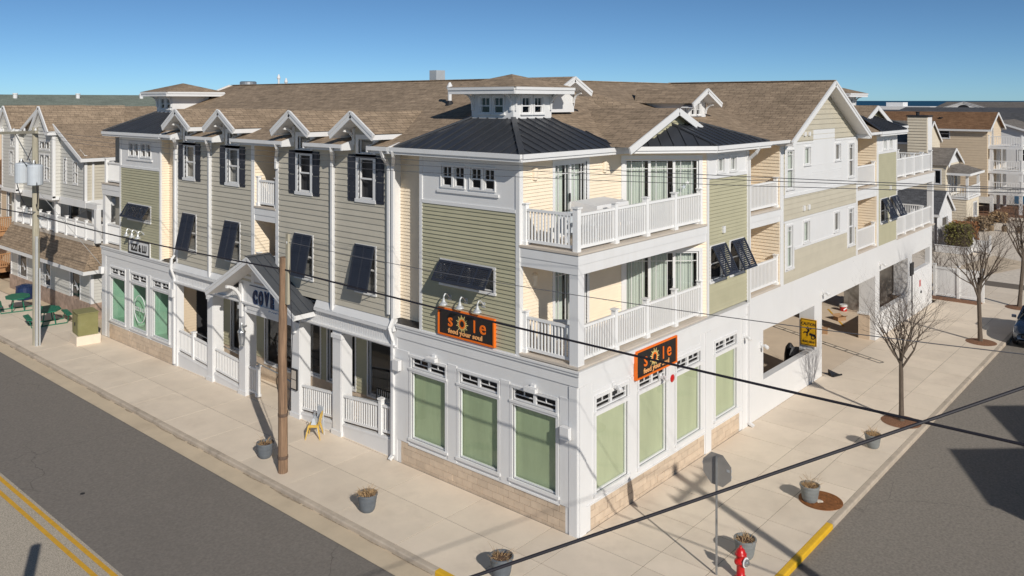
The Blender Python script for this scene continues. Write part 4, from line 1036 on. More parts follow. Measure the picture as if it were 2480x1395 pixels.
for sg in (-1, 1):
    hw_ = 4.42; ze_ = zp + .03 - pit * hw_
    roofpoly('gable_roof', [(xm + sg * hw_, -.55, ze_), (xm, -.55, zp + .03), (xm, YR + .1, zp + .03), (xm + sg * .2, YR + .1, zp + .03 - pit * .2), (xm + sg * hw_, -.2, ze_)])
    r_ = MB().bar((xm + sg * hw_, -.55, ze_ - .12), (xm, -.55, zp - .09), .05, .22).bar((xm + sg * hw_, -.585, ze_ - .05), (xm, -.585, zp - .02), .03, .09)
    obj('rake_board', r_, WHITE, BL)
    obj('gable_soffit', MB().face([(xm + sg * hw_, -.55, ze_ - .2), (xm, -.55, zp - .17), (xm, .05, zp - .17), (xm + sg * hw_, .05, ze_ - .2)]), WHITE2, BL)
    obj('eave_return', MB().bx(*sorted((xm + sg * hw_, xm + sg * (hw_ - .35))), -.55, .0, ze_ - .2, ze_ - .03), WHITE, BL)
rc = MB().bar((XR, YR, ZR + .01), (XR, LBL - 2.6, ZR + .01), .22, .03).bar((XR, YR, ZR + .01), (XM - XR, YR, ZR + .01), .22, .03).bar((xm, -.55, zp + .04), (xm, YR, zp + .04), .22, .03)
obj('ridge_cap', rc, SHINGLE, BL, uv=True)
for a, b in ((10.85, 12.6), (XM - 12.6, XM - 10.85)):
    obj('roof_gutter', MB().box(FB, a, b, 9.84, 9.95, .36, .48), WHITE, BL); obj('soffit', MB().box(FB, a, b, 9.79, 9.82, -.05, .36), WHITE2, BL)
# rake at the far end of the main roof, with its cream gable
obj('gable_wall', MB().face([(0, LBL - 2.4, 9.7), (11, LBL - 2.4, 9.7), (XR, LBL - 2.4, ZR)]), CREAM, BL)
obj('rake_board', MB().bar((1.0, LBL - 2.3, 10.4), (XR, LBL - 2.3, ZR - .05), .05, .18), WHITE, BL)
# ---- window dormers along the main street
ez = 10.34; az = 11.06; hw_ = 1.13; sl_ = (az - ez) / hw_
for c in (12.08, 8.64, 16.85, 20.25):
    xf = -.64
    for sg in (-1, 1):
        yy = c + sg * hw_
        xb_ = (ez - ZE) * (XR + e) / (ZR - ZE) - e; xr_ = (az - ZE) * (XR + e) / (ZR - ZE) - e + .1
        obj('dormer_roof', MB().face([(xf, yy, ez), (xf, c, az), (xr_, c, az), (xb_, yy, ez)]), SHINGLE, BL, uv=True)
        rb = MB().bar((xf, yy, ez - .11), (xf, c, az - .11), .05, .23).bar((xf - .03, yy, ez - .03), (xf - .03, c, az - .03), .03, .10)
        rb.bar((xf, yy - sg * .03, ez - .1), (xb_ + .25, yy - sg * .03, ez - .1), .05, .16)
        obj('dormer_fascia', rb, WHITE, BL)
        obj('dormer_soffit', MB().face([(xf, yy, ez - .16), (xf, c, az - .18), (0.02, c, az - .18), (.02, yy, ez - .16)]), WHITE2, BL)
        # side cheek and bracket
        ck = c + sg * .72
        obj('dormer_cheek', MB().face([(-.0, ck, 9.6), (2.0, ck, 9.6), (2.0, ck, 10.4), (0, ck, 10.4)]), GREY, BL)
        bk = MB()
        for k in range(5):
            a0, a1 = radians(18 * k), radians(18 * (k + 1)); f_ = lambda a: V((-.03 - .42 * (1 - cos(a)), c + sg * .62, 10.05 + .36 * sin(a)))
            bk.bar(f_(a0), f_(a1), .07, .06, up=(0, 1, 0))
        bk.bx(-.07, 0.0, c + sg * .62 - .05, c + sg * .62 + .05, 9.92, 10.48)
        obj('dormer_bracket', bk, WHITE, BL)
    obj('gable_wall', MB().face([(-.005, c - .72, 10.3), (-.005, c + .72, 10.3), (-.005, c + .45, 10.68), (-.005, c, az - .18), (-.005, c - .45, 10.68)]), GREY, BL)
ev = [(7.0, 7.95), (9.33, 11.39), (12.77, 16.16), (17.54, 19.56), (20.94, 21.9)]
for a, b in ev:
    obj('roof_gutter', MB().bar((-e - .02, a, 9.89), (-e - .02, b, 9.89), .13, .12).bar((-e + .06, a, 9.80), (-e + .06, b, 9.80), .04, .14), WHITE, BL)
    obj('soffit', MB().bx(-e + .02, -.0, a, b, 9.735, 9.76), WHITE2, BL)
    for s, sg in ((a, -1), (b, 1)):
        obj('eave_return', MB().prism([(-e - .08, s, 9.76), (-.0, s, 9.76), (-.0, s, 10.1), (-e - .08, s, 9.95)], (0, sg * .06, 0)), WHITE, BL)
# ---- two roof dormers facing the side street
def roof_dormer(c, y, z0, zt, za, hwall, hroof, wins):
    fr = Fr((0, y), (1, 0), (0, -1))
    H_ = [(c - .36, c - .04, z0 + .14, zt - .02), (c + .04, c + .36, z0 + .14, zt - .02)] if wins else []
    wall(fr, c - hwall, c + hwall, z0, zt + .02, WHITE2, BL, H_, name='dormer_wall', th=.06)
    for h in H_: win(fr, *h, BL, trim=.05, fw=.035, rec=.03, munt=muntins_cross(*h, .016, 1, .45), back=DARKIN, bd=.3)
    s_ = (za - (zt - .02)) / hroof
    obj('dormer_wall', MB().face([(c - hwall, y - .002, zt + .02), (c + hwall, y - .002, zt + .02), (c + hwall * .6, y - .002, za - s_ * hwall * .6 - .12), (c, y - .002, za - .12), (c - hwall * .6, y - .002, za - s_ * hwall * .6 - .12)]), WHITE2, BL)
    for sg in (-1, 1):
        xx = c + sg * hroof; zz = zt - .02
        obj('dormer_roof', MB().face([(xx, y - .5, zz), (c, y - .5, za), (c, y + 2.6, za), (xx, y + 2.0, zz)]), SHINGLE, BL, uv=True)
        obj('dormer_fascia', MB().bar((xx, y - .5, zz - .09), (c, y - .5, za - .09), .05, .18).bar((xx, y - .53, zz - .03), (c, y - .53, za - .03), .03, .07), WHITE, BL)
        obj('dormer_soffit', MB().face([(xx, y - .5, zz - .17), (c, y - .5, za - .18), (c, y, za - .18), (xx, y, zz - .17)]), WHITE2, BL)
        obj('dormer_cheek', MB().bx(c + sg * hwall - .03, c + sg * hwall + .03, y, y + 1.8, z0 + .2, zt), WHITE2, BL)
        bk = MB()
        for k in range(5):
            a0, a1 = radians(18 * k), radians(18 * (k + 1)); f_ = lambda a: V((c + sg * (hwall - .06), y - .03 - .33 * (1 - cos(a)), zt - .42 + .34 * sin(a)))
            bk.bar(f_(a0), f_(a1), .06, .05, up=(1, 0, 0))
        obj('dormer_bracket', bk, WHITE, BL)
roof_dormer(10.65, 2.4, 10.72, 11.33, 11.86, .78, 1.12, True)
roof_dormer(4.55, 4.0, 11.02, 11.74, 12.2, .62, .95, False)
roof_dormer(XM - 10.65, 2.4, 10.72, 11.28, 11.84, .78, 1.12, True)
# ---- things through the roof
zroof = lambda x: ZE + (ZR - ZE) * (x + e) / (XR + e)
def vent(x, y, z, h, r=.07):
    o = obj('roof_vent', MB().lathe((x, y, z - .1), [(r, 0), (r, h + .1), (r * 1.7, h + .12), (r * 1.7, h + .17), (r * .5, h + .34)], 12), WHITE, BL)
    obj('vent_flashing', MB().lathe((x, y, z - .06), [(r * 2.6, 0), (r * 1.6, .12), (r * 1.2, .18)], 12), BLACK, o)
vent(3.1, 7.88, zroof(3.1), .52)
vent(6.0, 22.83, 12.05, .42, .05); vent(6.0, 22.2, 12.05, .22, .05)
obj('roof_duct', MB().bx(6.1, 6.6, 11.7, 12.1, 11.9, 12.65), ALU, BL)
obj('exhaust_fan', MB().lathe((6.0, 25.6, 12.0), [(.42, 0), (.42, .36), (.36, .40)], 20), STEEL, BL)
# ------------------------------------------------------------------ signs
def sole_sign(fr, s0, s1, z0, z1, right, label):
    c = fr.p((s0 + s1) / 2, z0, 0); t = thing('shop_sign', label, 'sign', c, group='shop signs on the corner building')
    W_, H_ = s1 - s0, z1 - z0; d = .09; xl = s0 if right > 0 else s1
    sp = lambda u: xl + right * u
    bx_ = lambda mb, u0, u1, a, b, d0, d1: mb.box(fr, *sorted((sp(u0), sp(u1))), a, b, d0, d1)
    obj('sign_board', bx_(MB(), .04, W_ - .04, z0 + .04, z1 - .04, .0 + .02, d), SIGNBG, t)
    fm = MB()
    for q in ((0, W_, z0, z0 + .045), (0, W_, z1 - .045, z1), (0, .045, z0 + .045, z1 - .045), (W_ - .045, W_, z0 + .045, z1 - .045)): bx_(fm, *q, .02, d + .03)
    obj('sign_frame', fm, ORANGE, t)
    zb = z0 + .375 * H_
    for ch, u in (('s', .225), ('l', .655), ('e', .80)):
        text_on(fr, sp(u * W_), zb + (.0 if ch != 'l' else -.02) * H_, d + .008, ch, .70 * H_ if ch != 'l' else .64 * H_, ORANGE, t, right, ext=.008, bold=.004)
    u, zc = .44 * W_, z0 + .555 * H_; rr = .155 * H_
    ry = MB(); n = 22
    for k in range(n):
        a = 2 * pi * k / n; ro = (.31 if k % 2 == 0 else .25) * H_; w_ = .15
        P = [(rr * .98 * cos(a - w_), rr * .98 * sin(a - w_)), (ro * cos(a - .035), ro * sin(a - .035)), (ro * cos(a + .035), ro * sin(a + .035)), (rr * .98 * cos(a + w_), rr * .98 * sin(a + w_))]
        ry.face([fr.p(sp(u + x), zc + y * 1.05, d + .008) for x, y in P])
    obj('sun_ray', ry, PALEY, t)
    rg = MB(); m = 24
    for k in range(m):
        a, b = 2 * pi * k / m, 2 * pi * (k + 1) / m
        rg.face([fr.p(sp(u + r * cos(q)), zc + r * 1.1 * sin(q), d + .012) for r, q in ((rr * .66, a), (rr * 1.04, a), (rr * 1.04, b), (rr * .66, b))])
    obj('sun_ring', rg, ORANGE, t)
    text_on(fr, sp(.49 * W_), z0 + .13 * H_, d + .008, 'feed your soul', .245 * H_, PEACH, t, right, ext=.006, bold=.004, sx=1.22)
    return t
sole_sign(FA, 2.86, 5.14, 4.42, 5.22, -1, 'black and orange sign with a sun logo under three lamps on green siding')
sole_sign(FB, 2.62, 4.9, 3.45, 4.27, 1, 'black and orange sign with a sun logo above the side street shop windows')
def gooseneck(fr, s, z, d0=0.0):
    mb = MB().box(fr, s - .07, s + .07, z - .08, z + .08, d0, d0 + .03)
    pts = [fr.p(s, z, d0 + .03), fr.p(s, z + .06, d0 + .08), fr.p(s, z + .13, d0 + .15), fr.p(s, z + .14, d0 + .22), fr.p(s, z + .08, d0 + .27), fr.p(s, z, d0 + .28)]
    mb.tube(pts, .022, 6)
    o = obj('sign_lamp', mb, ALU, BL)
    obj('lamp_shade', MB().lathe(fr.p(s, z - .17, d0 + .28), [(.13, 0), (.11, .035), (.06, .09), (.04, .15), (.03, .19)], 14), ALU, o)
for s in (4.72, 4.05, 3.35): gooseneck(FA, s, 5.55)
for s in (25.55, 25.0, 24.4): gooseneck(FA, s, 5.36)
t = thing('shop_sign', 'white sign with bold black lettering under three lamps on the far green tower', 'sign', FA.p(24.75, 4.4, 0), group='shop signs on the corner building')
obj('sign_board', MB().box(FA, 23.7, 25.8, 4.38, 5.04, .0 + .02, .08), WHITE, t)
fm = MB()
for q in ((23.7, 25.8, 4.38, 4.44), (23.7, 25.8, 4.98, 5.04), (23.7, 23.76, 4.44, 4.98), (25.74, 25.8, 4.44, 4.98)): fm.box(FA, *q, .081, .1)
obj('sign_frame', fm, BLACK, t); text_on(FA, 24.75, 4.54, .088, 'iZZI & LU', .43, BLACK, t, -1, bold=.02, sx=.86)
t = thing('shop_sign', 'pale sign with fat blue letters inside the entrance gable', 'sign', FA.p(14.4, 3.36, 0), group='shop signs on the corner building')
obj('sign_board', MB().box(FA, 13.25, 15.72, 3.40, 4.44, .01, .05), WHITE2, t)
for ch, s, z, w_ in (('C', 15.17, 3.72, 1.0), ('O', 14.77, 3.74, .9), ('V', 14.38, 3.76, .95), ('E', 14.03, 3.74, 1.0)):
    text_on(FA, s, z - .02, .052, ch, .66, BLUE, t, -1, name='letter_outline', bold=.06, sx=.62 * w_, ext=.004)
    text_on(FA, s, z, .066, ch, .62, NAVY, t, -1, name='letter', bold=.045, sx=.62 * w_, ext=.02)
mb = MB().box(FA, 14.0, 15.55, 4.33, 4.36, .05, .07)
obj('painted_line', mb, NAVY, t)
wv = MB()
for k in range(12):
    s = 14.25 - k * .075; wv.bar(FA.p(s, 3.52 + .02 * (k % 2), .055), FA.p(s - .05, 3.60 - .03 * (k % 3), .055), .03, .012)
obj('painted_script', wv, BLUE, t)
# caution sign on the pier beside the garage mouth
FK = Fr((16.04, 0), (0, 1), (-1, 0))
t = thing('caution_sign', 'yellow caution sign with a falling figure and a car on the garage pier', 'sign', (16.04, .2, 1.45))
obj('sign_plate', MB().box(FK, -.12, .54, 1.42, 2.5, .0, .02), CAUT, t)
fm = MB()
for q in ((-.10, .52, 1.44, 1.462), (-.10, .52, 2.458, 2.48), (-.10, -.08, 1.462, 2.458), (.50, .52, 1.462, 2.458)): fm.box(FK, *q, .02, .024)
obj('sign_border', fm, BLACK, t)
text_on(FK, .21, 2.24, .023, 'CAUTION', .175, BLACK, t, -1, ext=.002, bold=.004, sx=.72); text_on(FK, .21, 1.54, .023, 'BLIND DRIVE', .115, BLACK, t, -1, ext=.002, bold=.003, sx=.74)
fg = MB(); q = lambda u, z: FK.p(.52 - u, z, .024)
fg.lathe(q(.40, 2.12), [(.035, 0), (.035, .004)], 10, ax=(-1, 0, 0))
for a, b, w_ in (((.34, 2.08), (.26, 1.94), .07), ((.26, 1.94), (.15, 1.96), .05), ((.15, 1.96), (.11, 1.90), .04), ((.26, 1.94), (.25, 1.80), .05), ((.33, 2.08), (.27, 2.2), .035), ((.30, 2.04), (.22, 2.13), .035), ((.35, 1.90), (.58, 1.86), .10), ((.55, 1.88), (.60, 1.78), .06)):
    fg.bar(q(*a), q(*b), w_, .004, up=(1, 0, 0))
for r0, r1 in ((.055, .09),):
    for k in range(16):
        a, b = 2 * pi * k / 16, 2 * pi * (k + 1) / 16
        fg.face([q(.5 + r * cos(g), 1.79 + r * sin(g)) + V((-.004, 0, 0)) for r, g in ((r0, a), (r1, a), (r1, b), (r0, b))])
obj('pictogram', fg, BLACK, t)

# ------------------------------------------------------------------ street furniture
t = thing('stop_sign', 'octagonal sign seen from its grey back on a steel post at the corner', 'sign', (.83, -3.51, 0))
c = V((.83, -3.51, 2.53)); R8 = .381 / cos(pi / 8)
nrm = V((1, -.06, 0)).normalized(); tn = V((-nrm.y, nrm.x, 0))
oc = [c + nrm * .03 + tn * (R8 * cos(pi / 8 + k * pi / 4)) + V((0, 0, R8 * sin(pi / 8 + k * pi / 4))) for k in range(8)]
o = obj('sign_plate', MB().prism(oc, -nrm * .008), GREYPANEL, t)
oc2 = [c + nrm * .0312 + (q - c - nrm * .03) * .97 for q in oc]
of = obj('sign_face', MB().face(oc2), RED, o)
FS_ = Fr((c.x + nrm.x * .0325, c.y + nrm.y * .0325), tuple(tn[:2]), tuple(nrm[:2]))
text_on(FS_, 0, 2.53 - .11, 0, 'STOP', .34, WHITE, o, 1, ext=.001, bold=.006)
pm = MB().bar((.83, -3.51, 0), (.83, -3.51, 2.86), .045, .03).bar(V((.83, -3.51, .02)) - nrm * .02, V((.83, -3.51, 2.86)) - nrm * .02, .016, .016)
obj('sign_post', pm, STEEL, t); obj('sticker', MB().bar(c + tn * -.26 - nrm * -.018 + V((0, 0, .05)), c + tn * -.34 - nrm * -.018 + V((0, 0, .05)), .004, .06), ALU, o)

t = thing('fire_hydrant', 'bright red fire hydrant with a grey side cap by the yellow kerb', 'hydrant', (1.06, -4.02, 0)); t.scale = (.88, .88, .88)
o = obj('hydrant_barrel', MB().lathe((0, 0, 0), [(.17, 0), (.17, .05), (.115, .06), (.105, .42), (.125, .44), (.165, .45), (.165, .5), (.12, .52), (.115, .62), (.13, .66)], 20), RED, t, local=True, smooth=True)
obj('hydrant_bonnet', MB().lathe((0, 0, .66), [(.16, 0), (.16, .035), (.135, .05), (.115, .12), (.07, .17), (.035, .19), (.035, .24)], 20), RED, t, local=True, smooth=True)
n_ = V((-.12, -.99, 0)).normalized()
p_ = MB().lathe(V((0, 0, .5)) + n_ * .1, [(.1, 0), (.1, .05)], 18, ax=n_); obj('hydrant_ring', MB().lathe(V((0, 0, .5)) + n_ * .15, [(.135, 0), (.135, .015)], 20, ax=n_), WHITE, t, local=True)
obj('hydrant_cap', MB().lathe(V((0, 0, .5)) + n_ * .166, [(.095, 0), (.095, .05), (.035, .06), (.035, .1)], 14, ax=n_), STEEL, t, local=True)
for sg in (-1, 1):
    m_ = V((n_.y, -n_.x, 0)) * sg; obj('hydrant_nozzle', MB().lathe(V((0, 0, .52)) + m_ * .09, [(.06, 0), (.06, .06), (.075, .065), (.075, .11), (.03, .12), (.03, .15)], 12, ax=m_), RED, t, local=True)

def planter(x, y, label, mat, s=1., kind=0):
    s *= .84
    t = thing('planter', label, 'planter', (x, y, 0), group='pots along the pavement')
    prof = [(.20, 0), (.235, .05), (.265, .15), (.263, .17), (.285, .28), (.283, .30), (.305, .40), (.303, .42), (.315, .50), (.335, .51), (.335, .56), (.295, .565), (.285, .48)]
    obj('pot', MB().lathe((0, 0, 0), [(r * s, h * s) for r, h in prof], 28), mat, t, local=True, smooth=False)
    sm = MB(); n = 12; rng = random.Random(int(x * 100 + y * 7))
    ring = [(0, 0, .50 * s)]
    for k in range(n): sm.face([(0, 0, .52 * s + rng.uniform(-.02, .02)), (.29 * s * cos(2 * pi * k / n), .29 * s * sin(2 * pi * k / n), .485 * s), (.29 * s * cos(2 * pi * (k + 1) / n), .29 * s * sin(2 * pi * (k + 1) / n), .485 * s)])
    obj('soil', sm, SOIL, t, local=True)
    st = MB(); cnt = (150, 70, 40, 110)[kind]
    for k in range(cnt):
        a = rng.uniform(0, 2 * pi); r = .27 * s * rng.random() ** .5; p0 = V((r * cos(a), r * sin(a), .49 * s))
        lean = rng.uniform(.2, 1.3) if kind != 1 else rng.uniform(.6, 1.6); h = rng.uniform(.06, .22) * (1.0 if kind != 1 else .8) * s
        b = a + rng.uniform(-1.2, 1.2); p1 = p0 + V((cos(b) * h * lean * .6, sin(b) * h * lean * .6, h * .6)); p2 = p1 + V((cos(b) * h * lean * .5, sin(b) * h * lean * .5, h * rng.uniform(-.3, .4)))
        st.tube([p0, p1, p2], [.006, .005, .002], 3, cap=False)
    for k in range(14 if kind in (0, 3) else 5):
        a = rng.uniform(0, 2 * pi); r = .2 * s * rng.random(); p0 = V((r * cos(a), r * sin(a), .49 * s)); h = rng.uniform(.2, .42) * s
        b = rng.uniform(0, 2 * pi); p1 = p0 + V((cos(b) * h * .25, sin(b) * h * .25, h * .6)); p2 = p0 + V((cos(b) * h * .6, sin(b) * h * .6, h))
        st.tube([p0, p1, p2], [.005, .004, .002], 3, cap=False)
    obj('dead_stems', st, DRY, t, local=True, kind='stuff')
    return t
planter(-2.60, 10.5, 'slate blue pot with sparse twigs beside the brown wooden utility pole', POT, 1.0, 2)
planter(-2.67, 5.30, 'slate blue pot with dry brown grass alone on the street pavement', POT, 1.03, 0)
planter(-2.60, .36, 'slate blue pot with curled dead leaves near the yellow kerb end', POT, 1.05, 1)
planter(2.02, -3.68, 'grey pot full of brown mulch behind the red hydrant', POTG, 1.0, 1)
planter(5.95, -3.78, 'grey ribbed pot standing half on the rusty tree grate', POTG, 1.0, 3)
planter(10.95, -3.92, 'grey pot with drooping yellow leaves near the first street tree', POTG, .95, 0)

t = thing('tree_grate', 'round rusty tree grate without a tree under the grey pot', 'tree grate', (6.35, -4.05, 0))
t.location = (6.18, -4.0, .004); WO[t.name] = V((0, 0, 0))
rings = MB().lathe((0, 0, 0), [(.60, 0), (.60, .012)], 40); obj('grate_plate', rings, RUST, t, local=True)
rr_ = MB()
for r in (.16, .26, .36, .46, .53):
    for k in range(36):
        if k % 9 == 0: continue
        a, b = 2 * pi * k / 36, 2 * pi * (k + 1) / 36
        rr_.face([(q * cos(g), q * sin(g), .022) for q, g in ((r, a), (r + .05, a), (r + .05, b), (r, b))])
obj('grate_ring', rr_, RUST, t, local=True); obj('gravel_plug', MB().lathe((-.1, .0, .012), [(.11, 0), (.07, .02)], 12), SHELL, t, local=True)

def mulch(x, y, label, r=.95):
    t = MB(); rng = random.Random(int(x)); n = 30
    for k in range(n):
        a, b = 2 * pi * k / n, 2 * pi * (k + 1) / n
        t.face([(0, 0, .07), (r * .6 * cos(a), r * .6 * sin(a), .045), (r * .6 * cos(b), r * .6 * sin(b), .045)]); t.face([(r * .6 * cos(a), r * .6 * sin(a), .045), (r * cos(a), r * sin(a), .003), (r * cos(b), r * sin(b), .003), (r * .6 * cos(b), r * .6 * sin(b), .045)])
    o = obj('mulch_bed', t, MULCH); o.location = (x, y, 0); tag(o, label, 'mulch bed', 'mulch rings round the street trees')
mulch(13.88, -3.95, 'round brown mulch bed at the foot of the nearest street tree', .66)
mulch(26.7, -3.85, 'round reddish mulch bed at the foot of the tree before the parked car', .66)
mulch(35.4, -3.9, 'round red mulch bed under the farthest street tree at the picture edge', .66)

# ------------------------------------------------------------------ bare trees
def bare_tree(x, y, h_fork, height, spread, seed, label, lean=(0, 0), r0=.085, nmain=8, name='bare_tree', zs=0, group='bare street trees', tw=3):
    rng = random.Random(seed); t = thing(name, label, 'tree', (x, y, zs), group=group)
    tr = MB(); top = V((lean[0], lean[1], h_fork))
    tr.tube([V((0, 0, -.05)), V((lean[0] * .3, lean[1] * .3, h_fork * .3)), V((lean[0] * .7, lean[1] * .7, h_fork * .7)), top, top + V((.02, .02, (height - h_fork) * .35))], [r0 * 1.25, r0, r0 * .92, r0 * .9, r0 * .5], 8)
    obj('trunk', tr, BARK, t, local=True)
    br = MB(); tws = MB()
    def grow(p, d, L, r, lev):
        n = 4; pts = [p]; q = p; dd = d
        for k in range(n):
            dd = (dd + V((rng.uniform(-.22, .22), rng.uniform(-.22, .22), rng.uniform(-.08, .22 if lev < 2 else .12)))).normalized()
            q = q + dd * (L / n); pts.append(q)
        R = [r, r * .85, r * .68, r * .5, r * .28]
        (br if lev < 2 else tws).tube(pts, R, 5 if lev < 2 else 3, cap=False)
        if lev >= tw: return
        for k in range(1, 5):
            for m in range((1 if lev == 0 else 1) if k < 3 else 2):
                if rng.random() < .10: continue
                side = V((rng.uniform(-1, 1), rng.uniform(-1, 1), rng.uniform(-.35, .7)))
                nd = (dd * .95 + side.normalized() * .75).normalized()
                grow(pts[k], nd, L * rng.uniform(.5, .82), R[k] * .66, lev + 1)
    for k in range(nmain):
        a = 2 * pi * k / nmain + rng.uniform(-.4, .4); f = rng.uniform(.0, .3)
        st = top + V((.01, .01, (height - h_fork) * f * .8)); L = (height - h_fork) * rng.uniform(.55, .8)
        grow(st, V((cos(a) * spread / (height - h_fork) * 1.1, sin(a) * spread / (height - h_fork) * 1.1, 1)).normalized(), L, r0 * .5, 0)
    obj('branch', br, BARK, t, local=True); obj('crown', tws, TWIG, t, local=True, kind='stuff')
    return t
bare_tree(13.85, -3.98, 1.75, 4.1, 1.35, 3, 'bare young tree nearest the camera spreading over the pavement by the garage mouth', (.03, .02), .085)
bare_tree(26.7, -3.82, 2.0, 4.95, 1.5, 11, 'bare young tree at the kerb just before the parked car', (-.05, .05), .10)
bare_tree(35.45, -3.92, 2.3, 5.2, 1.5, 23, 'bare leaning tree farthest along the kerb at the picture edge', (.5, -.1), .11)
bare_tree(36.1, .35, .6, 2.6, 1.1, 5, 'small bare shrubby tree against the white vinyl fence', (.05, 0), .07, 5, name='small_tree')

# ------------------------------------------------------------------ utility poles and cables
def sag(a, b, s=.4, n=14):
    a, b = V(a), V(b); return [a + (b - a) * (k / n) - V((0, 0, s * 4 * (k / n) * (1 - k / n))) for k in range(n + 1)]
PA, PB, PC = V((-2.84, 9.14, 0)), V((-2.77, 29.33, 0)), V((-2.65, -16.5, 0))
t = thing('utility_pole', 'short brown wooden utility pole in front of the entrance gable', 'utility pole', PA, group='wooden utility poles')
obj('pole', MB().tube([(0, 0, -.1), (.0, 0, 1.6), (-.02, -.0, 3.5), (-.05, -.12, 6.62)], [.150, .142, .134, .118], 12), WOOD, t, local=True)
obj('pole_collar', MB().lathe((0, 0, .42), [(.158, 0), (.162, .05), (.158, .1)], 12).lathe((0, 0, 1.72), [(.150, 0), (.154, .05), (.150, .1)], 12), M('pole_band', (.13, .085, .06), .7, .2, 6), t, local=True)
obj('pole_extension', MB().bar((-.02, -.28, 5.2), (-.02, -.30, 7.35), .09, .12), WOODG, t, local=True)
obj('insulator', MB().lathe((-.02, -.30, 7.05), [(.05, 0), (.06, .05), (.04, .1), (.05, .14)], 8), WHITE, t, local=True)
lp = MB().tube(sag((-.1, .1, 6.3), (.0, -.3, 5.7), .15), .025, 5).tube(sag((-.02, -.32, 7.0), (.05, -.42, 4.2), -.05), .012, 4).tube([(.05, -.42, 4.2), (.1, -.25, 2.4), (.12, .1, 1.1)], .012, 4)
lp.tube([(.16, .0, 1.2), (.3, .55, 1.7), (.25, .75, 2.6), (.15, .3, 3.1)], .011, 4)
obj('hanging_cable', lp, CABLE, t, local=True)
t = thing('utility_pole', 'tall weathered utility pole with two grey transformers and a crossarm', 'utility pole', PB, group='wooden utility poles')
obj('pole', MB().tube([(0, 0, -.1), (0, 0, 3), (0, .1, 7), (0, .15, 10.15)], [.17, .16, .145, .13], 12), WOODG, t, local=True)
obj('conduit', MB().bar((-.08, -.24, 0), (-.08, -.24, 5.1), .1, .1).bar((.05, -.26, 0), (.05, -.26, 3.6), .06, .06), ALU, t, local=True)
obj('crossarm', MB().bar((-.1, -.3, 9.95), (-.1, 5.2, 9.75), .12, .13), WOODG, t, local=True)
for y in (1.2, 2.6, 4.3, -.2): obj('insulator', MB().lathe((-.1, y, 9.98 - .03 * y), [(.04, 0), (.06, .06), (.03, .12), (.05, .16)], 8), WHITE, t, local=True)
obj('crossarm_brace', MB().bar((-.05, .1, 8.2), (-.1, 2.4, 9.78), .04, .03), STEEL, t, local=True)
for y in (-.42, 1.15):
    o = obj('transformer', MB().lathe((-.2, y, 7.5), [(.30, 0), (.33, .03), (.33, .88), (.30, .94), (.1, .98)], 20), ENAMEL, t, local=True)
    obj('bushing', MB().lathe((-.2, y + .1, 8.46), [(.04, 0), (.05, .1), (.03, .2)], 8).lathe((-.3, y - .12, 8.46), [(.04, 0), (.05, .1), (.03, .2)], 8), ALU, o, local=True)
lp = MB()
for a, b, s in (((-.2, -.4, 8.6), (-.25, -.85, 7.0), -.3), ((-.25, -.85, 7.0), (0, 0, 6.6), .3), ((-.2, 1.3, 8.6), (-.3, 1.7, 7.6), -.3), ((-.3, 1.7, 7.6), (-.1, .2, 6.5), .5), ((-.2, 1.2, 8.6), (-.2, -.4, 8.6), .25), ((0, .1, 9.8), (-.2, .6, 8.6), .1)):
    lp.tube(sag(a, b, s, 10), .022, 4)
obj('hanging_cable', lp, CABLE, t, local=True)
obj('cutout_bracket', MB().bar((0, 0, 6.2), (-.5, -.3, 6.3), .05, .05).bar((0, 0, 5.9), (.45, -.35, 5.95), .05, .05).lathe((-.5, -.3, 6.25), [(.06, 0), (.06, .25)], 8).lathe((.4, -.3, 5.85), [(.05, 0), (.05, .22)], 8), STEEL, t, local=True)
t = thing('utility_pole', 'utility pole with a crossarm across the side street whose shadow falls on the corner pavement', 'utility pole', PC, group='wooden utility poles')
obj('pole', MB().tube([(0, 0, -.3), (0, 0, 10.72)], [.17, .13], 12), WOOD, t, local=True)
obj('crossarm', MB().bar((-1.2, -.1, 9.95), (1.2, .1, 9.95), .11, .13), WOODG, t, local=True)
for k in (-1.1, -.6, .6, 1.1): obj('insulator', MB().lathe((k, k * .09, 10.0), [(.05, 0), (.06, .06), (.04, .2)], 8), WHITE, t, local=True)
t = thing('utility_pole', 'wooden post across the main street whose shadow tip lies on the old asphalt', 'utility pole', (-13.75, .95, 0), group='wooden utility poles')
obj('pole', MB().tube([(0, 0, -.3), (0, 0, 5.95)], [.15, .13], 12), WOOD, t, local=True)
PD = V((-14.6, -4.05, 5.4))
t = thing('utility_pole', 'wooden post across the main street that carries the nearest black cable', 'utility pole', (PD.x, PD.y, 0), group='wooden utility poles')
obj('pole', MB().tube([(0, 0, -.3), (0, 0, 5.6)], [.15, .13], 12), WOOD, t, local=True)
def cable(pts, r, label, mat=CABLE, n=6):
    o = obj('power_cable', MB().tube(pts, r, n), mat); return tag(o, label, 'cable', 'overhead cables')
cable(sag((-2.77, 29.2, 6.05), (-2.9, 9.0, 6.25), .12) + sag((-2.9, 9.0, 6.25), (-2.65, -16.4, 6.2), .12)[1:], .025, 'thick black cable strung from the transformer pole past the short pole to the right', n=8)
cable(sag((-2.77, 70, 6.2), (-2.77, 29.4, 6.05), .3), .027, 'thick black cable leaving the transformer pole to the left edge')

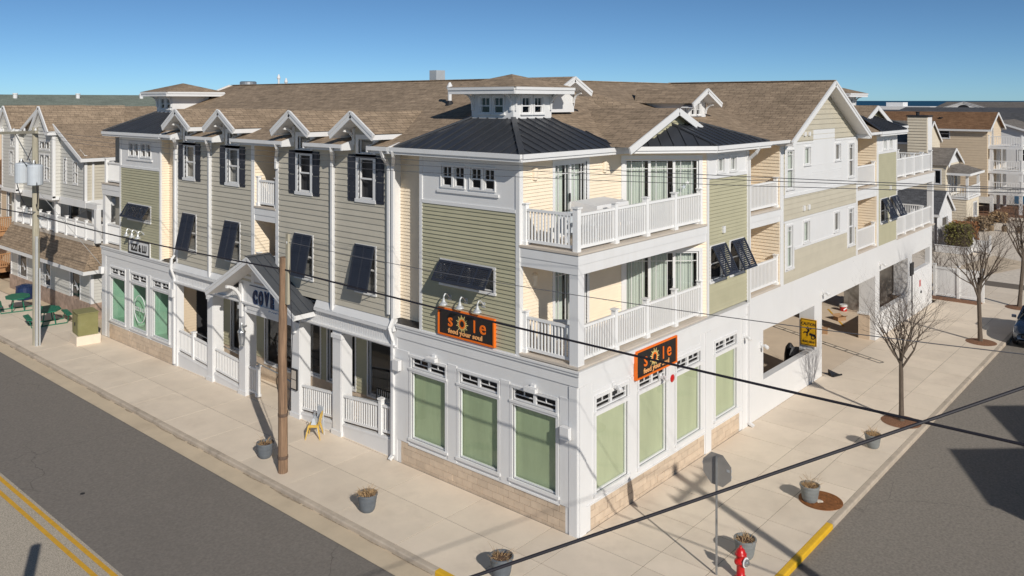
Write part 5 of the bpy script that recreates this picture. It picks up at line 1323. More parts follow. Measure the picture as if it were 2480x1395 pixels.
cable(sag((-14.6, -4.05, 5.3), (-2.65, -16.5, 10.75), .0), .017, 'thick black cable crossing the near corner of the picture', n=8)
cable(sag((-2.85, 31.8, 10.05), (-3.2, -16.5, 10.25), .30), .0065, 'topmost thin wire from the crossarm to the pole across the side street', WIREG, 4)
cable(sag((-2.85, 32.0, 9.9), (-2.0, -16.45, 10.2), .42), .0065, 'middle thin wire running from the crossarm past the corner tower eave', WIREG, 4)
cable(sag((-2.85, 33.6, 9.85), (-1.6, -16.4, 10.2), .62), .0065, 'lowest thin wire of the three passing the third floor balcony', WIREG, 4)
cable(sag((-2.86, 8.85, 7.1), (-2.6, -16.4, 7.95), .35), .008, 'single thin service wire from the short pole past the second floor balcony', WIREG, 4)
cable(sag((-2.77, 29.1, 7.2), (.9, 29.6, 2.4), .0), .012, 'pale guy wire slanting from the transformer pole down beside the shop corner', ALU, 4)
# ------------------------------------------------------------------ small things along the street
t = thing('transformer_cabinet', 'olive green utility cabinet on a pale concrete plinth at the shop corner', 'utility cabinet', (-1.05, 28.15, 0))
t.rotation_euler = (0, 0, radians(-8))
obj('plinth', MB().bx(-.52, .52, -.60, .60, 0, .42), CONC, t, local=True)
o = obj('cabinet', MB().bx(-.43, .43, -.52, .52, .42, 1.42).prism([(-.46, -.55, 1.42), (.46, -.55, 1.42), (.46, .55, 1.42), (-.46, .55, 1.42)], (.0, 0, .05)), OLIVEBOX, t, local=True)
obj('cabinet_door', MB().bx(-.45, -.43, -.48, -.02, .48, 1.36).bx(-.45, -.43, .02, .48, .48, 1.36), OLIVEBOX, o, local=True); obj('latch', MB().bx(-.48, -.45, -.06, .0, .85, 1.0), BLACK, o, local=True)
def picnic(x, y, rz, label, mat=GREENP):
    t = thing('picnic_table', label, 'picnic table', (x, y, 0), rz, 'picnic tables on the patio')
    n = 8
    top = [(.62 * cos(pi / 8 + k * pi / 4) * 1.35, .62 * sin(pi / 8 + k * pi / 4), .72) for k in range(n)]
    obj('table_top', MB().prism(top, (0, 0, .05)), mat, t, local=True)
    for sg in (-1, 1):
        obj('bench', MB().prism([(-.75, sg * .75, .42), (.75, sg * .75, .42), (.6, sg * 1.02, .42), (-.6, sg * 1.02, .42)], (0, 0, .045)), mat, t, local=True)
        obj('leg', MB().tube([(sg * .5, -.9, .42), (sg * .5, -.8, .03), (sg * .5, .8, .03), (sg * .5, .9, .42)], .03, 6).tube([(sg * .4, -.3, .03), (sg * .35, -.2, .7), (sg * .35, .2, .7), (sg * .4, .3, .03)], .03, 6), mat, t, local=True)
    return t
picnic(-1.0, 37.1, radians(75), 'green picnic table farther from the utility cabinet, left of the tall pole')
picnic(-1.0, 32.9, radians(80), 'green picnic table right behind the tall transformer pole')
t = thing('patio_umbrella_base', 'dark round covered tub standing behind the farther green picnic table', 'tub', (.2, 39.6, 0)); obj('tub_body', MB().lathe((0, 0, 0), [(.42, 0), (.48, .4), (.44, .75), (.2, .85)], 18), NAVY, t, local=True); obj('tub_rim', MB().lathe((0, 0, .72), [(.47, 0), (.47, .04)], 18), NAVY, t, local=True)
# yellow chair with a wire basket and white pots on it
t = thing('metal_chair', 'yellow metal cafe chair with a tapered back facing the porch railing', 'chair', (-.62, 10.62, 0), radians(-140))
st = MB().prism([(-.17, -.17, .44), (.17, -.17, .44), (.15, .17, .44), (-.15, .17, .44)], (0, 0, .025)).bx(-.17, .17, -.175, -.165, .39, .44).bx(-.175, -.165, -.16, .16, .39, .44).bx(.165, .175, -.16, .16, .39, .44)
obj('seat', st, CHAIRY, t, local=True)
for sx_ in (-1, 1):
    for sy_ in (-1, 1):
        l = MB().hexa([(sx_ * .25 - .012, sy_ * .25 - .012, 0), (sx_ * .25 + .012, sy_ * .25 - .012, 0), (sx_ * .25 + .012, sy_ * .25 + .012, 0), (sx_ * .25 - .012, sy_ * .25 + .012, 0), (sx_ * .15 - .035, sy_ * .15 - .03, .45), (sx_ * .15 + .035, sy_ * .15 - .03, .45), (sx_ * .15 + .035, sy_ * .15 + .03, .45), (sx_ * .15 - .035, sy_ * .15 + .03, .45)])
        obj('leg', l, CHAIRY, t, local=True)
bk = MB().tube([(-.16, .17, .46), (-.19, .22, .7), (-.13, .25, .85), (0, .26, .88), (.13, .25, .85), (.19, .22, .7), (.16, .17, .46)], .014, 6)
obj('backrest', bk, CHAIRY, t, local=True); obj('splat', MB().hexa([(-.05, .172, .46), (.05, .172, .46), (.05, .18, .46), (-.05, .18, .46), (-.09, .255, .87), (.09, .255, .87), (.09, .263, .87), (-.09, .263, .87)]), CHAIRY, t, local=True)
cl = V((-.62, 10.62, .47))
t = thing('carry_bag', 'pale grey handbag with thin handles resting on the yellow chair', 'bag', cl, radians(-140))
obj('bag_body', MB().hexa([(-.15, -.09, 0), (.15, -.09, 0), (.15, .09, 0), (-.15, .09, 0), (-.11, -.03, .2), (.11, -.03, .2), (.11, .03, .2), (-.11, .03, .2)]), ENAMEL, t, local=True)
obj('bag_handle', MB().tube([(-.09, 0, .19), (-.07, 0, .36), (.07, 0, .36), (.09, 0, .19)], .01, 5), ENAMEL, t, local=True)
t = thing('welcome_board', 'small white wire stand behind the yellow chair at the railing', 'stand', (-.28, 10.75, 0)); obj('stand_frame', MB().tube([(-.0, -.2, 0), (0, -.14, .95), (0, .14, .95), (0, .2, 0)], .015, 5), ENAMEL, t, local=True); obj('stand_panel', MB().bx(-.01, .01, -.13, .13, .55, .92), ENAMEL, t, local=True)
# rack and furniture seen behind the porch rails
t = thing('folding_gate', 'black metal bed-frame rack leaning behind the right end of the porch', 'rack', (1.15, 8.6, .22))
rk = MB().tube([(0, -1.0, .7), (0, -1.0, 1.25), (0, .9, 1.25), (0, .9, .7)], .025, 6).tube([(0, -1.0, .78), (0, .9, .78)], .025, 6)
obj('rack_frame', rk, BLACK, t, local=True)
b_ = MB()
for k in range(17): b_.tube([(0, -.9 + k * .11, .78), (0, -.9 + k * .11, 1.25)], .016, 5)
obj('rack_bar', b_, ALU, t, local=True, kind='stuff')
# garage contents
t = thing('paint_bucket', 'red and white paint bucket on the garage floor', 'bucket', (28.4, 3.15, 0)); obj('bucket_body', MB().lathe((0, 0, 0), [(.18, 0), (.19, .14), (.2, .24)], 20), RED, t, local=True); obj('bucket_lid', MB().lathe((0, 0, .24), [(.21, 0), (.21, .08), (.2, .1)], 20), WHITE, t, local=True); obj('bucket_band', MB().bar((-.2, -.08, .08), (-.04, -.205, .2), .02, .07), WHITE, t, local=True)
def carton(x, y, w_, d, h, rz, label):
    t = thing('cardboard_box', label, 'box', (x, y, 0), rz, 'cardboard boxes in the garage')
    m = MB(); 
    for a, b, c, e in ((-w_, w_, -d, -d + .02), (-w_, w_, d - .02, d), (-w_, -w_ + .02, -d + .02, d - .02), (w_ - .02, w_, -d + .02, d - .02)): m.bx(a, b, c, e, 0, h)
    m.bx(-w_ + .02, w_ - .02, -d + .02, d - .02, 0, .02); obj('box_wall', m, CARBOARD, t, local=True)
    for sg in (-1, 1): obj('box_flap', MB().hexa([(-w_, sg * d, h), (w_, sg * d, h), (w_, sg * (d + .01), h), (-w_, sg * (d + .01), h), (-w_, sg * (d + .12), h + .08), (w_, sg * (d + .12), h + .08), (w_, sg * (d + .13), h + .08), (-w_, sg * (d + .13), h + .08)]), CARBOARD, t, local=True)
carton(23.3, 2.25, .11, .12, .3, .3, 'tall narrow cardboard box nearest the drain grate')
carton(26.3, 2.6, .26, .17, .2, -.5, 'wide low cardboard box in the middle of the garage mouth')
carton(31.1, 3.1, .16, .16, .34, .2, 'cardboard box with rubbish beside the inner garage door')
t = thing('trash_bag', 'black tarpaulin bundle behind the low garage wall', 'tarpaulin', (15.45, .75, 0)); o = obj('bundle', MB().lathe((0, 0, 0), [(.2, 0), (.24, .6), (.22, 1.1), (.17, 1.4), (.06, 1.55)], 9), BLACK, t, local=True); obj('bundle_flap', MB().hexa([(-.55, -.25, 1.2), (.2, -.3, 1.1), (.2, -.25, 1.1), (-.55, -.2, 1.2), (-.2, -.3, 1.5), (.2, -.3, 1.4), (.2, -.2, 1.4), (-.3, -.2, 1.5)]), BLACK, t, local=True)
t = thing('folding_ramp', 'black folded rubber ramp lying by the garage pier', 'ramp', (17.25, -.25, 0)); obj('ramp_plate', MB().hexa([(-.2, -.12, 0), (.3, -.3, 0), (.36, -.12, 0), (-.06, .1, 0), (-.2, -.12, .03), (.3, -.3, .03), (.36, -.12, .03), (-.06, .1, .26)]), BLACK, t, local=True); obj('ramp_edge', MB().bar((-.2, -.16, .04), (.3, -.34, .04), .05, .05), RUBBER, t, local=True)
# furniture on the corner balconies
def patio_chair(x, y, z, rz, label):
    t = thing('patio_chair', label, 'chair', (x, y, z), rz, 'covered balcony furniture')
    obj('seat', MB().bx(-.27, .27, -.27, .27, .36, .44), ENAMEL, t, local=True); obj('backrest', MB().hexa([(-.27, .2, .44), (.27, .2, .44), (.27, .27, .44), (-.27, .27, .44), (-.25, .3, .95), (.25, .3, .95), (.25, .36, .95), (-.25, .36, .95)]), ENAMEL, t, local=True)
    for a in (-.24, .24):
        for b in (-.24, .24): obj('leg', MB().bx(a - .025, a + .025, b - .025, b + .025, 0, .36), ENAMEL, t, local=True)
patio_chair(.75, 1.1, 7.425, 2.6, 'pale patio chair at the corner of the top balcony')
patio_chair(4.0, .95, 7.425, .4, 'pale patio chair beyond the white table on the top balcony')
patio_chair(.9, 1.2, 4.445, 2.2, 'pale patio chair at the corner of the lower balcony')
t = thing('patio_table', 'white covered table in the middle of the top balcony', 'table', (2.5, 1.05, 7.425))
obj('table_cover', MB().hexa([(-.85, -.5, .45), (.85, -.5, .45), (.85, .5, .45), (-.85, .5, .45), (-.8, -.45, 1.02), (.8, -.45, 1.02), (.8, .45, 1.08), (-.8, .45, 1.08)]), WHITE, t, local=True)
for a in (-.7, .7):
    for b in (-.35, .35): obj('leg', MB().bx(a - .03, a + .03, b - .03, b + .03, 0, .46), ENAMEL, t, local=True)
fr_ = Fr((K - 2, 2.0), (1, -1), (-1, -1))
for s, z, mt in ((2.22, 8.75, WHITE), (1.86, 8.28, WHITE), (2.1, 8.62, ENAMEL)):
    star = [fr_.p(s + (.10 if k % 2 == 0 else .035) * cos(pi * k / 5 + .4), z + (.10 if k % 2 == 0 else .035) * sin(pi * k / 5 + .4), -.03) for k in range(10)]
    obj('starfish_decal', MB().prism(star, tuple(fr_.N * .006)), mt, BL)

# ------------------------------------------------------------------ parked car
t = thing('parked_car', 'dark blue grey car facing the camera at the right picture edge', 'car', (27.15, -5.85, -.13))
CARB = M('car_paint', (.035, .055, .095), .25, .04, 2, metal=.5, coat=.8); CARG = M_glass('car_glass', (.25, .28, .3)); LAMP = M('headlight_shell', (.55, .55, .52), .15, .1, 8, metal=.3, coat=.8)
secs = [(0.0, .62, .38, .72), (.12, .78, .30, .86), (.5, .86, .25, 1.0), (1.2, .90, .24, 1.08), (1.45, .90, .24, 1.10), (2.6, .91, .24, 1.12), (3.6, .90, .26, 1.10), (4.2, .86, .3, 1.06), (4.45, .74, .4, .95)]
mb = MB(); rows = []
for (x, hw__, zb, zt) in secs:
    pr_ = [(-hw__ * .88, zb), (-hw__, zb + .15), (-hw__ * 1.0, lin(zb, zt, .6)), (-hw__ * .93, zt - .06), (-hw__ * .75, zt), (0, zt + .03), (hw__ * .75, zt), (hw__ * .93, zt - .06), (hw__, lin(zb, zt, .6)), (hw__, zb + .15), (hw__ * .88, zb)]
    rows.append([V((x, y, z)) for y, z in pr_])
for r in rows: mb.v += r
m = len(rows[0])
for k in range(len(rows) - 1):
    for j in range(m): mb.f.append((k * m + j, k * m + (j + 1) % m, (k + 1) * m + (j + 1) % m, (k + 1) * m + j))
mb.f.append(tuple(range(m))); mb.f.append(tuple((len(rows) - 1) * m + j for j in reversed(range(m))))
o = obj('body', mb, CARB, t, local=True, smooth=True)
cb = MB(); A0 = [(1.35, .80, 1.09), (2.05, .66, 1.60), (3.5, .66, 1.62), (4.2, .76, 1.1)]
cr = [[V((x, -h, z)), V((x, -h * .9, z + .03)), V((x, 0, z + .06)), V((x, h * .9, z + .03)), V((x, h, z))] for x, h, z in A0[1:3]]
cb.v += cr[0] + cr[1]; cb.f += [(k, k + 1, k + 6, k + 5) for k in range(4)]
obj('roof', cb, CARB, t, local=True, smooth=True)
P_ = {}
for nm, (x, h, z) in zip('abcd', A0):
    P_[nm] = (V((x, -h, z)), V((x, h, z)))
obj('windscreen', MB().face([P_['a'][0], P_['a'][1], P_['b'][1], P_['b'][0]]), CARG, t, local=True); obj('rear_window', MB().face([P_['c'][0], P_['c'][1], P_['d'][1], P_['d'][0]]), CARG, t, local=True)
for i in (0, 1): obj('side_window', MB().face([P_['a'][i], P_['b'][i], P_['c'][i], P_['d'][i]]), CARG, t, local=True)
obj('pillar', MB().bar(P_['a'][0], P_['b'][0], .07, .07).bar(P_['a'][1], P_['b'][1], .07, .07).bar(P_['c'][0], P_['d'][0], .1, .08).bar(P_['c'][1], P_['d'][1], .1, .08).bar(lin(P_['a'][0], P_['d'][0], .48), lin(P_['b'][0], P_['c'][0], .42), .06, .06).bar(lin(P_['a'][1], P_['d'][1], .48), lin(P_['b'][1], P_['c'][1], .42), .06, .06), CARB, t, local=True)
obj('seat', MB().bx(2.2, 2.4, -.6, -.1, .8, 1.4).bx(2.2, 2.4, .1, .6, .8, 1.4).bx(1.4, 1.6, -.7, .7, .9, 1.07), BLACK, t, local=True)
for x in (.85, 3.55):
    for sg in (-1, 1):
        wh = obj('wheel', MB().lathe((x, sg * .80, .33), [(.2, -.1), (.33, -.09), (.34, 0), (.33, .09), (.2, .1)], 20, ax=(0, sg, 0)), RUBBER, t, local=True); obj('rim', MB().lathe((x, sg * .885, .33), [(.22, 0), (.2, .02), (.05, .03)], 14, ax=(0, sg, 0)), STEEL, wh, local=True)
for sg in (-1, 1):
    obj('headlight', MB().hexa([(.02, sg * .42, .66), (.22, sg * .80, .68), (.3, sg * .82, .72), (.08, sg * .42, .74), (.06, sg * .42, .78), (.3, sg * .79, .84), (.38, sg * .8, .86), (.12, sg * .42, .82)]), LAMP, t, local=True)
    obj('wing_mirror', MB().bx(1.55, 1.68, *sorted((sg * .92, sg * 1.1)), 1.08, 1.2), CARB, t, local=True)
    obj('fog_lamp', MB().bar((.03, sg * .30, .40), (.16, sg * .66, .42), .02, .04), WHITE, t, local=True)
obj('grille', MB().bx(-.02, .05, -.4, .4, .52, .63).bx(.0, .1, -.55, .55, .34, .44), BLACK, t, local=True); obj('number_plate', MB().bx(-.045, -.02, -.16, .16, .44, .56), PALEY, t, local=True)

# ------------------------------------------------------------------ neighbours on the main street
def gable_house(name, label, x0, x1, y0, y1, ze, zr, axis, wallm, roofm, over=.35, group=None, lapexp=.15, z0=0, faces='WS', holes_w=(), holes_s=(), siding=True, win_back=DARKIN):
    """axis: direction of the ridge; faces W (towards -x) and S (towards -y) carry siding and windows"""
    t = thing(name, label, 'building', (x0, y0, 0), group=group)
    fw = Fr((x0, 0), (0, 1), (-1, 0)); fs = Fr((0, y0), (1, 0), (0, -1))
    if siding: lap(fw, y0, y1, z0, ze, lapexp, wallm, t, holes_w); lap(fs, x0, x1, z0, ze, lapexp, wallm, t, holes_s)
    else: wall(fw, y0, y1, z0, ze, wallm, t, holes_w, name='wall'); wall(fs, x0, x1, z0, ze, wallm, t, holes_s, name='wall')
    obj('wall', MB().bx(x1 - .1, x1, y0 + .1, y1, z0, ze).bx(x0 + .1, x1 - .1, y1 - .1, y1, z0, ze), wallm, t)
    for h in holes_w: win(fw, *h, t, trim=.08, mh=[((h[2] + h[3]) / 2, .05)], back=win_back, bd=.3, sill=False)
    for h in holes_s: win(fs, *h, t, trim=.08, mh=[((h[2] + h[3]) / 2, .05)], back=win_back, bd=.3, sill=False)
    o = over
    if axis == 'y':
        xm_ = (x0 + x1) / 2; sl = (zr - ze) / (xm_ - x0); zo = ze - sl * o
        for a, in ((x0 - o,), (x1 + o,)):
            obj('roof', MB().face([(a, y0 - o, zo), (xm_, y0 - o, zr), (xm_, y1 + o, zr), (a, y1 + o, zo)]), roofm, t, uv=True)
            obj('rake_board', MB().bar((a, y0 - o, zo - .1), (xm_, y0 - o, zr - .1), .05, .2), WHITE, t)
            obj('eave_board', MB().bx(a - .03, a + .03, y0 - o, y1 + o, zo - .2, zo - .01), WHITE, t)
        obj('gable', MB().face([(x0, y0 - .003, ze), (x1, y0 - .003, ze), (xm_, y0 - .003, zr - .05)]), wallm, t)
    else:
        ym = (y0 + y1) / 2; sl = (zr - ze) / (ym - y0); zo = ze - sl * o
        for a in (y0 - o, y1 + o):
            obj('roof', MB().face([(x0 - o, a, zo), (x1 + o, a, zo), (x1 + o, ym, zr), (x0 - o, ym, zr)]), roofm, t, uv=True)
            obj('rake_board', MB().bar((x0 - o, a, zo - .1), (x0 - o, ym, zr - .1), .05, .2), WHITE, t)
            obj('eave_board', MB().bx(x0 - o, x1 + o, a - .03, a + .03, zo - .2, zo - .01), WHITE, t)
        obj('gable', MB().face([(x0 - .003, y0, ze), (x0 - .003, y1, ze), (x0 - .003, ym, zr - .05)]), wallm, t)
    return t
nb = thing('restaurant_building', 'grey three storey building with two steep gables, deck and brown pent roof', 'building', (.75, 31.8, 0))
F1 = Fr((.95, 0), (0, 1), (-1, 0)); FS = Fr((0, 33.2), (1, 0), (0, -1)); F0 = Fr((.75, 0), (0, 1), (-1, 0)); F0S = Fr((0, 31.9), (1, 0), (0, -1))
gw = [(33.3, 34.5, .75, 2.35), (37.3, 38.3, .9, 2.3), (40.9, 42.2, .9, 2.3)]
lap(F0, 31.9, 43.4, .85, 2.9, .17, NGREY, nb, gw); lap(F0S, .75, 6, .85, 2.9, .17, NGREY, nb)
for h in gw:
    o = win(F0, *h, nb, trim=.12, back=DARKIN, bd=.4, sill=False)
    c_ = F0.p((h[0] + h[1]) / 2, (h[2] + h[3]) / 2, -.03); bird = [F0.p((h[0] + h[1]) / 2 + u, (h[2] + h[3]) / 2 + v_, -.035) for u, v_ in ((-.35, -.2), (-.1, .05), (.3, .25), (.12, .0), (.35, -.1), (.0, -.1), (-.1, -.3))]
    obj('window_decal', MB().face(bird), WHITE, o)
obj('stone_base', MB().box(F0, 31.85, 43.5, -.05, .85, -.2, .08).box(F0S, .68, 6, -.05, .85, -.2, .06), STONE, nb)
obj('corner_board', MB().box(F0, 31.82, 32.0, .85, 2.9, -.1, .05).box(F0, 43.3, 43.45, .85, 2.9, -.1, .05).box(F0S, 1.9, 2.05, 0, 4, -.1, .05), WHITE, nb)
obj('pent_roof', MB().face([(.12, 31.3, 2.68), (.12, 43.9, 2.68), (.98, 43.9, 4.0), (.98, 32.1, 4.0)]).face([(.12, 31.3, 2.68), (.98, 32.1, 4.0), (6, 32.1, 4.0), (6, 31.3, 2.68)]), SHINGLE, nb, uv=True)
obj('pent_fascia', MB().bx(.08, .14, 31.25, 43.9, 2.5, 2.68).bx(.14, 6, 31.25, 31.31, 2.5, 2.68), WHITE, nb)
obj('pent_soffit', MB().bx(.14, .75, 31.31, 43.9, 2.52, 2.55), WHITE2, nb)
obj('deck_floor', MB().bx(.85, 5, 31.9, 43.4, 3.85, 4.02), DECK, nb)
railing(nb, (.95, 31.75), (.95, 43.3), 4.0, h=.95, nposts=8, gap=.13); railing(nb, (.95, 31.75), (5, 31.75), 4.0, h=.95, gap=.13, posts=(False, True), nposts=2)
for y in (31.7, 37.0, 43.2): obj('deck_column', MB().bx(.85, 1.1, y - .14, y + .14, 4.0, 5.75), WHITE, nb)
F2 = Fr((3.0, 0), (0, 1), (-1, 0)); d2 = [(33.0, 33.9, 4.1, 5.6), (34.6, 35.4, 4.1, 5.6), (39, 40.6, 4.1, 5.6)]
lap(F2, 31.9, 43.3, 4.0, 5.8, .17, NGREY, nb, d2)
for h in d2: win(F2, *h, nb, trim=.1, back=DARKIN, bd=.5, sill=False)
obj('deck_ceiling', MB().bx(.97, 12, 33.2, 43.3, 5.72, 5.78), WHITE2, nb)
obj('floor_beam', MB().box(F1, 33.0, 43.4, 5.70, 6.08, -.2, .06).box(FS, .9, 3.2, 5.7, 6.08, -.2, .06).bx(.9, 1.2, 31.6, 33.0, 5.72, 6.0), WHITE, nb)
uw = [(36.95, 37.5, 6.95, 8.35), (37.7, 38.25, 6.95, 8.35), (42.55, 43.1, 6.95, 8.35), (36.95, 37.55, 8.68, 9.1), (37.65, 38.25, 8.68, 9.1), (34.15, 34.65, 6.9, 8.1), (35.6, 35.9, 6.9, 8.2), (40.0, 40.5, 6.9, 8.1), (42.4, 42.9, 8.68, 9.1)]
FBY = Fr((.55, 0), (0, 1), (-1, 0))
for yc in (37.6, 43.2):
    hb_ = [h for h in uw if abs((h[0] + h[1]) / 2 - yc) < 1.1]
    lap(FBY, yc - 1.15, yc + 1.15, 6.0, 9.7, .19, NGREY, nb, hb_)
    for h in hb_: win(FBY, *h, nb, trim=.07, mh=[((h[2] + h[3]) / 2, .04)] if h[3] - h[2] > 1 else (), back=BLIND if h[2] < 8 else DARKIN, bd=.15, sill=False)
    lap(FBY, yc - 1.1, yc + 1.1, 9.7, 10.9, .19, NGREY, nb, clip=lambda z, yc=yc: (yc - max(.02, (11.06 - z) * .93), yc + max(.02, (11.06 - z) * .93)))
    Fs_ = Fr((0, yc - 1.15), (1, 0), (0, -1)); lap(Fs_, .55, .95, 6.0, 9.7, .19, NGREY, nb)
    obj('corner_board', MB().box(FBY, yc - 1.2, yc - 1.05, 6.0, 9.75, -.12, .04).box(FBY, yc + 1.05, yc + 1.2, 6.0, 9.75, -.1, .04).box(FBY, yc - 1.2, yc + 1.2, 5.9, 6.1, -.3, .06).box(FBY, yc - .12, yc + .12, 9.55, 10.3, 0, .05), WHITE, nb)
    for sg in (-1, 1):
        obj('gable_roof', MB().face([(.2, yc + sg * 1.32, 9.72), (.2, yc, 11.12), (5, yc, 11.12), (4.4, yc + sg * 1.32, 9.72)]), SHINGLE, nb, uv=True)
        obj('rake_board', MB().bar((.2, yc + sg * 1.32, 9.62), (.2, yc, 11.02), .06, .22).bx(.2, .9, *sorted((yc + sg * 1.32, yc + sg * .9)), 9.5, 9.7), WHITE, nb)
        obj('gable_soffit', MB().face([(.22, yc + sg * 1.3, 9.55), (.22, yc, 10.93), (.6, yc, 10.93), (.6, yc + sg * 1.3, 9.55)]), WHITE2, nb)
hl = [h for h in uw if not any(abs((h[0] + h[1]) / 2 - yc) < 1.1 for yc in (37.6, 43.2))]
rz = lambda y: 8.5 + (5.5 - abs(y - 38.7)) * .465
lap(F1, 33.2, 44.2, 6.05, 8.5, .19, NGREY, nb, hl); lap(F1, 33.2, 44.2, 8.5, 11.0, .19, NGREY, nb, clip=lambda z: (33.2 + (z - 8.5) / .465, 44.2 - (z - 8.5) / .465))
for h in hl: win(F1, *h, nb, trim=.07, mh=[((h[2] + h[3]) / 2, .04)], back=BLIND, bd=.15, sill=False)
lap(FS, .95, 14, 6.05, 8.45, .16, GREY, nb); lap(FS, 3.2, 14, 0, 6.0, .16, GREY, nb)
obj('corner_board', MB().box(F1, 33.14, 33.32, 5.7, 8.5, -.1, .05).box(FS, .9, 1.05, 6.0, 8.4, -.05, .05).box(FS, 1.3, 1.4, 4, 8.4, 0, .08), WHITE, nb)
for sg in (-1, 1):
    y_ = 38.7 + sg * 5.8; obj('roof', MB().face([(.6, y_, 8.36), (25, y_, 8.36), (25, 38.7, 11.06), (.6, 38.7, 11.06)]), SHINGLE, nb, uv=True)
    obj('rake_board', MB().bar((.62, y_, 8.26), (.62, 38.7, 10.96), .06, .2), WHITE, nb); obj('eave_board', MB().bx(.6, 25, y_ - .04, y_ + .04, 8.16, 8.34), WHITE, nb)
obj('wall', MB().bx(14, 14.1, 33.2, 44.2, 0, 8.5).bx(1, 14, 44.1, 44.2, 0, 8.5), NGREY, nb)
obj('patio_parasol', MB().face([(1.6, 34.6, 5.4), (1.2, 33.4, 4.6), (2.6, 33.6, 4.7)]).face([(1.6, 34.6, 5.4), (1.2, 36.4, 4.6), (1.2, 33.4, 4.6)]), GREYPANEL, nb)
# farthest left: house with cedar decks, long green roofed block behind
t = gable_house('house', 'tan house with russet roof and cedar decks at the left edge', 2.4, 14, 47.2, 60, 6.0, 9.6, 'y', TAN, SHINGLE_R, holes_w=[(48.2, 49.3, 3.6, 5.3), (50.5, 51.6, 3.6, 5.3)])
for z in (2.9, .55):
    obj('deck_floor', MB().bx(.2, 2.4, 47.2, 54, z - .25, z), REDWOOD, t); railing(t, (.3, 47.3), (.3, 54), z, h=.95, nposts=3, pw=.1, mat=REDWOOD); railing(t, (.3, 47.3), (2.3, 47.3), z, h=.95, posts=(False, False), mat=REDWOOD)
obj('deck_post', MB().bx(.2, .34, 47.25, 47.4, 0, 3).bx(.2, .34, 50.5, 50.65, 0, 3), REDWOOD, t)
t = gable_house('long_building', 'long block with a wide green shingle roof behind the left buildings', -20, 17.4, 56, 66, 10.95, 11.9, 'x', TAN, SHINGLE_G, over=.4, siding=False)
for x in (6.2, 10.9, 16.2): obj('roof_vent', MB().lathe((x, 59.5, 11.55), [(.16, 0), (.16, .35), (.2, .37), (.2, .45)], 10), WHITE, t)
# the house across the side street, seen only by the shadow of its gables
t = thing('house', 'twin gabled house across the side street that shades the road', 'building', (4.15, -19, 0))
obj('wall', MB().bx(4.15, 30, -30, -19, -.1, 7.1), TANL, t)
for c in (6.66, 11.83): 
    obj('gable', MB().prism([(c - 2.55, -19, 7.1), (c + 2.55, -19, 7.1), (c, -19, 8.25)], (0, -11, 0)), TANL, t); obj('roof', MB().face([(c - 2.6, -18.98, 7.1), (c, -18.98, 8.29), (c, -30, 8.29), (c - 2.6, -30, 7.1)]).face([(c + 2.6, -18.98, 7.1), (c, -18.98, 8.29), (c, -30, 8.29), (c + 2.6, -30, 7.1)]), SHINGLE_GB, t, uv=True)

# ------------------------------------------------------------------ right: fence, hedge, far houses, sea front
t = thing('vinyl_fence', 'white vinyl panel fence between the pavement and the sandy lot', 'fence', (35.4, -2.1, 0))
for k in range(3):
    y0 = -2.15 + k * 1.25; obj('fence_post', MB().bx(35.33, 35.47, y0 - .07, y0 + .07, 0, 1.85).bx(35.3, 35.5, y0 - .1, y0 + .1, 1.85, 1.9), RAILW, t)
    if k < 2:
        pn = MB()
        obj('fence_rail', MB().bx(35.36, 35.44, y0 + .07, y0 + 1.18, 1.62, 1.75).bx(35.36, 35.44, y0 + .07, y0 + 1.18, .08, .2), RAILW, t)
        for j in range(6): obj('fence_board', MB().bx(35.385, 35.415, y0 + .075 + j * .184, y0 + .075 + j * .184 + .179, .2, 1.62), RAILW, t)
o = obj('mulch_strip', MB().hexa([(34.5, -2.2, -.02), (35.3, -2.2, -.02), (35.3, .6, -.02), (34.5, .6, -.02), (34.6, -2.1, .05), (35.2, -2.1, .06), (35.2, .5, .06), (34.6, .5, .05)]), MULCH); tag(o, 'dark mulch strip at the foot of the white vinyl fence', 'mulch bed')
def leafy(t, x0, x1, y0, y1, z0, z1, n, mats, size, seed, rnd=.0, name='foliage'):
    rng = random.Random(seed)
    for mi, mt in enumerate(mats):
        mb = MB()
        for k in range(n):
            u, v_, w_ = rng.random(), rng.random(), rng.random()
            f = rng.randrange(3)
            if f == 0: u = round(u) * .98 + .01
            elif f == 1: v_ = round(v_)
            else: w_ = 1 - rng.random() * .06
            p = V((lin(x0, x1, u), lin(y0, y1, v_), lin(z0, z1, w_))); 
            if len(mats) > 1 and ((u + v_ * .0 + rng.uniform(-.25, .25) > .5) != (mi == 1)): continue
            p += V((rng.uniform(-1, 1), rng.uniform(-1, 1), rng.uniform(-1, 1))) * size * 1.2
            a = V((rng.uniform(-1, 1), rng.uniform(-1, 1), rng.uniform(-1, 1))).normalized() * size; b = a.orthogonal().normalized() * size * .6
            mb.face([p - a, p + b, p + a, p - b])
        obj(name, mb, mt, t)
t = thing('hedge', 'clipped box hedge half green half russet above the white planter', 'hedge', (52.4, 3.0, .5))
obj('stem', MB().bx(51.45, 54.2, 2.2, 3.45, .45, 1.85), M('hedge_core', (.06, .045, .02), .9), t); leafy(t, 51.3, 54.4, 2.05, 3.6, .5, 2.0, 2600, (HEDGE_G, HEDGE_R), .09, 4)
t = thing('planter_wall', 'low white planter wall below the clipped hedge', 'planter wall', (51, 2.2, 0)); obj('wall_face', MB().bx(50.9, 51.05, 2.0, 4.2, 0, .5).bx(51.05, 54.5, 2.0, 2.15, 0, .5), WHITE, t); obj('wall_cap', MB().bx(50.86, 51.1, 1.95, 4.25, .5, .55).bx(51.1, 54.5, 1.95, 2.2, .5, .55), WHITE, t)
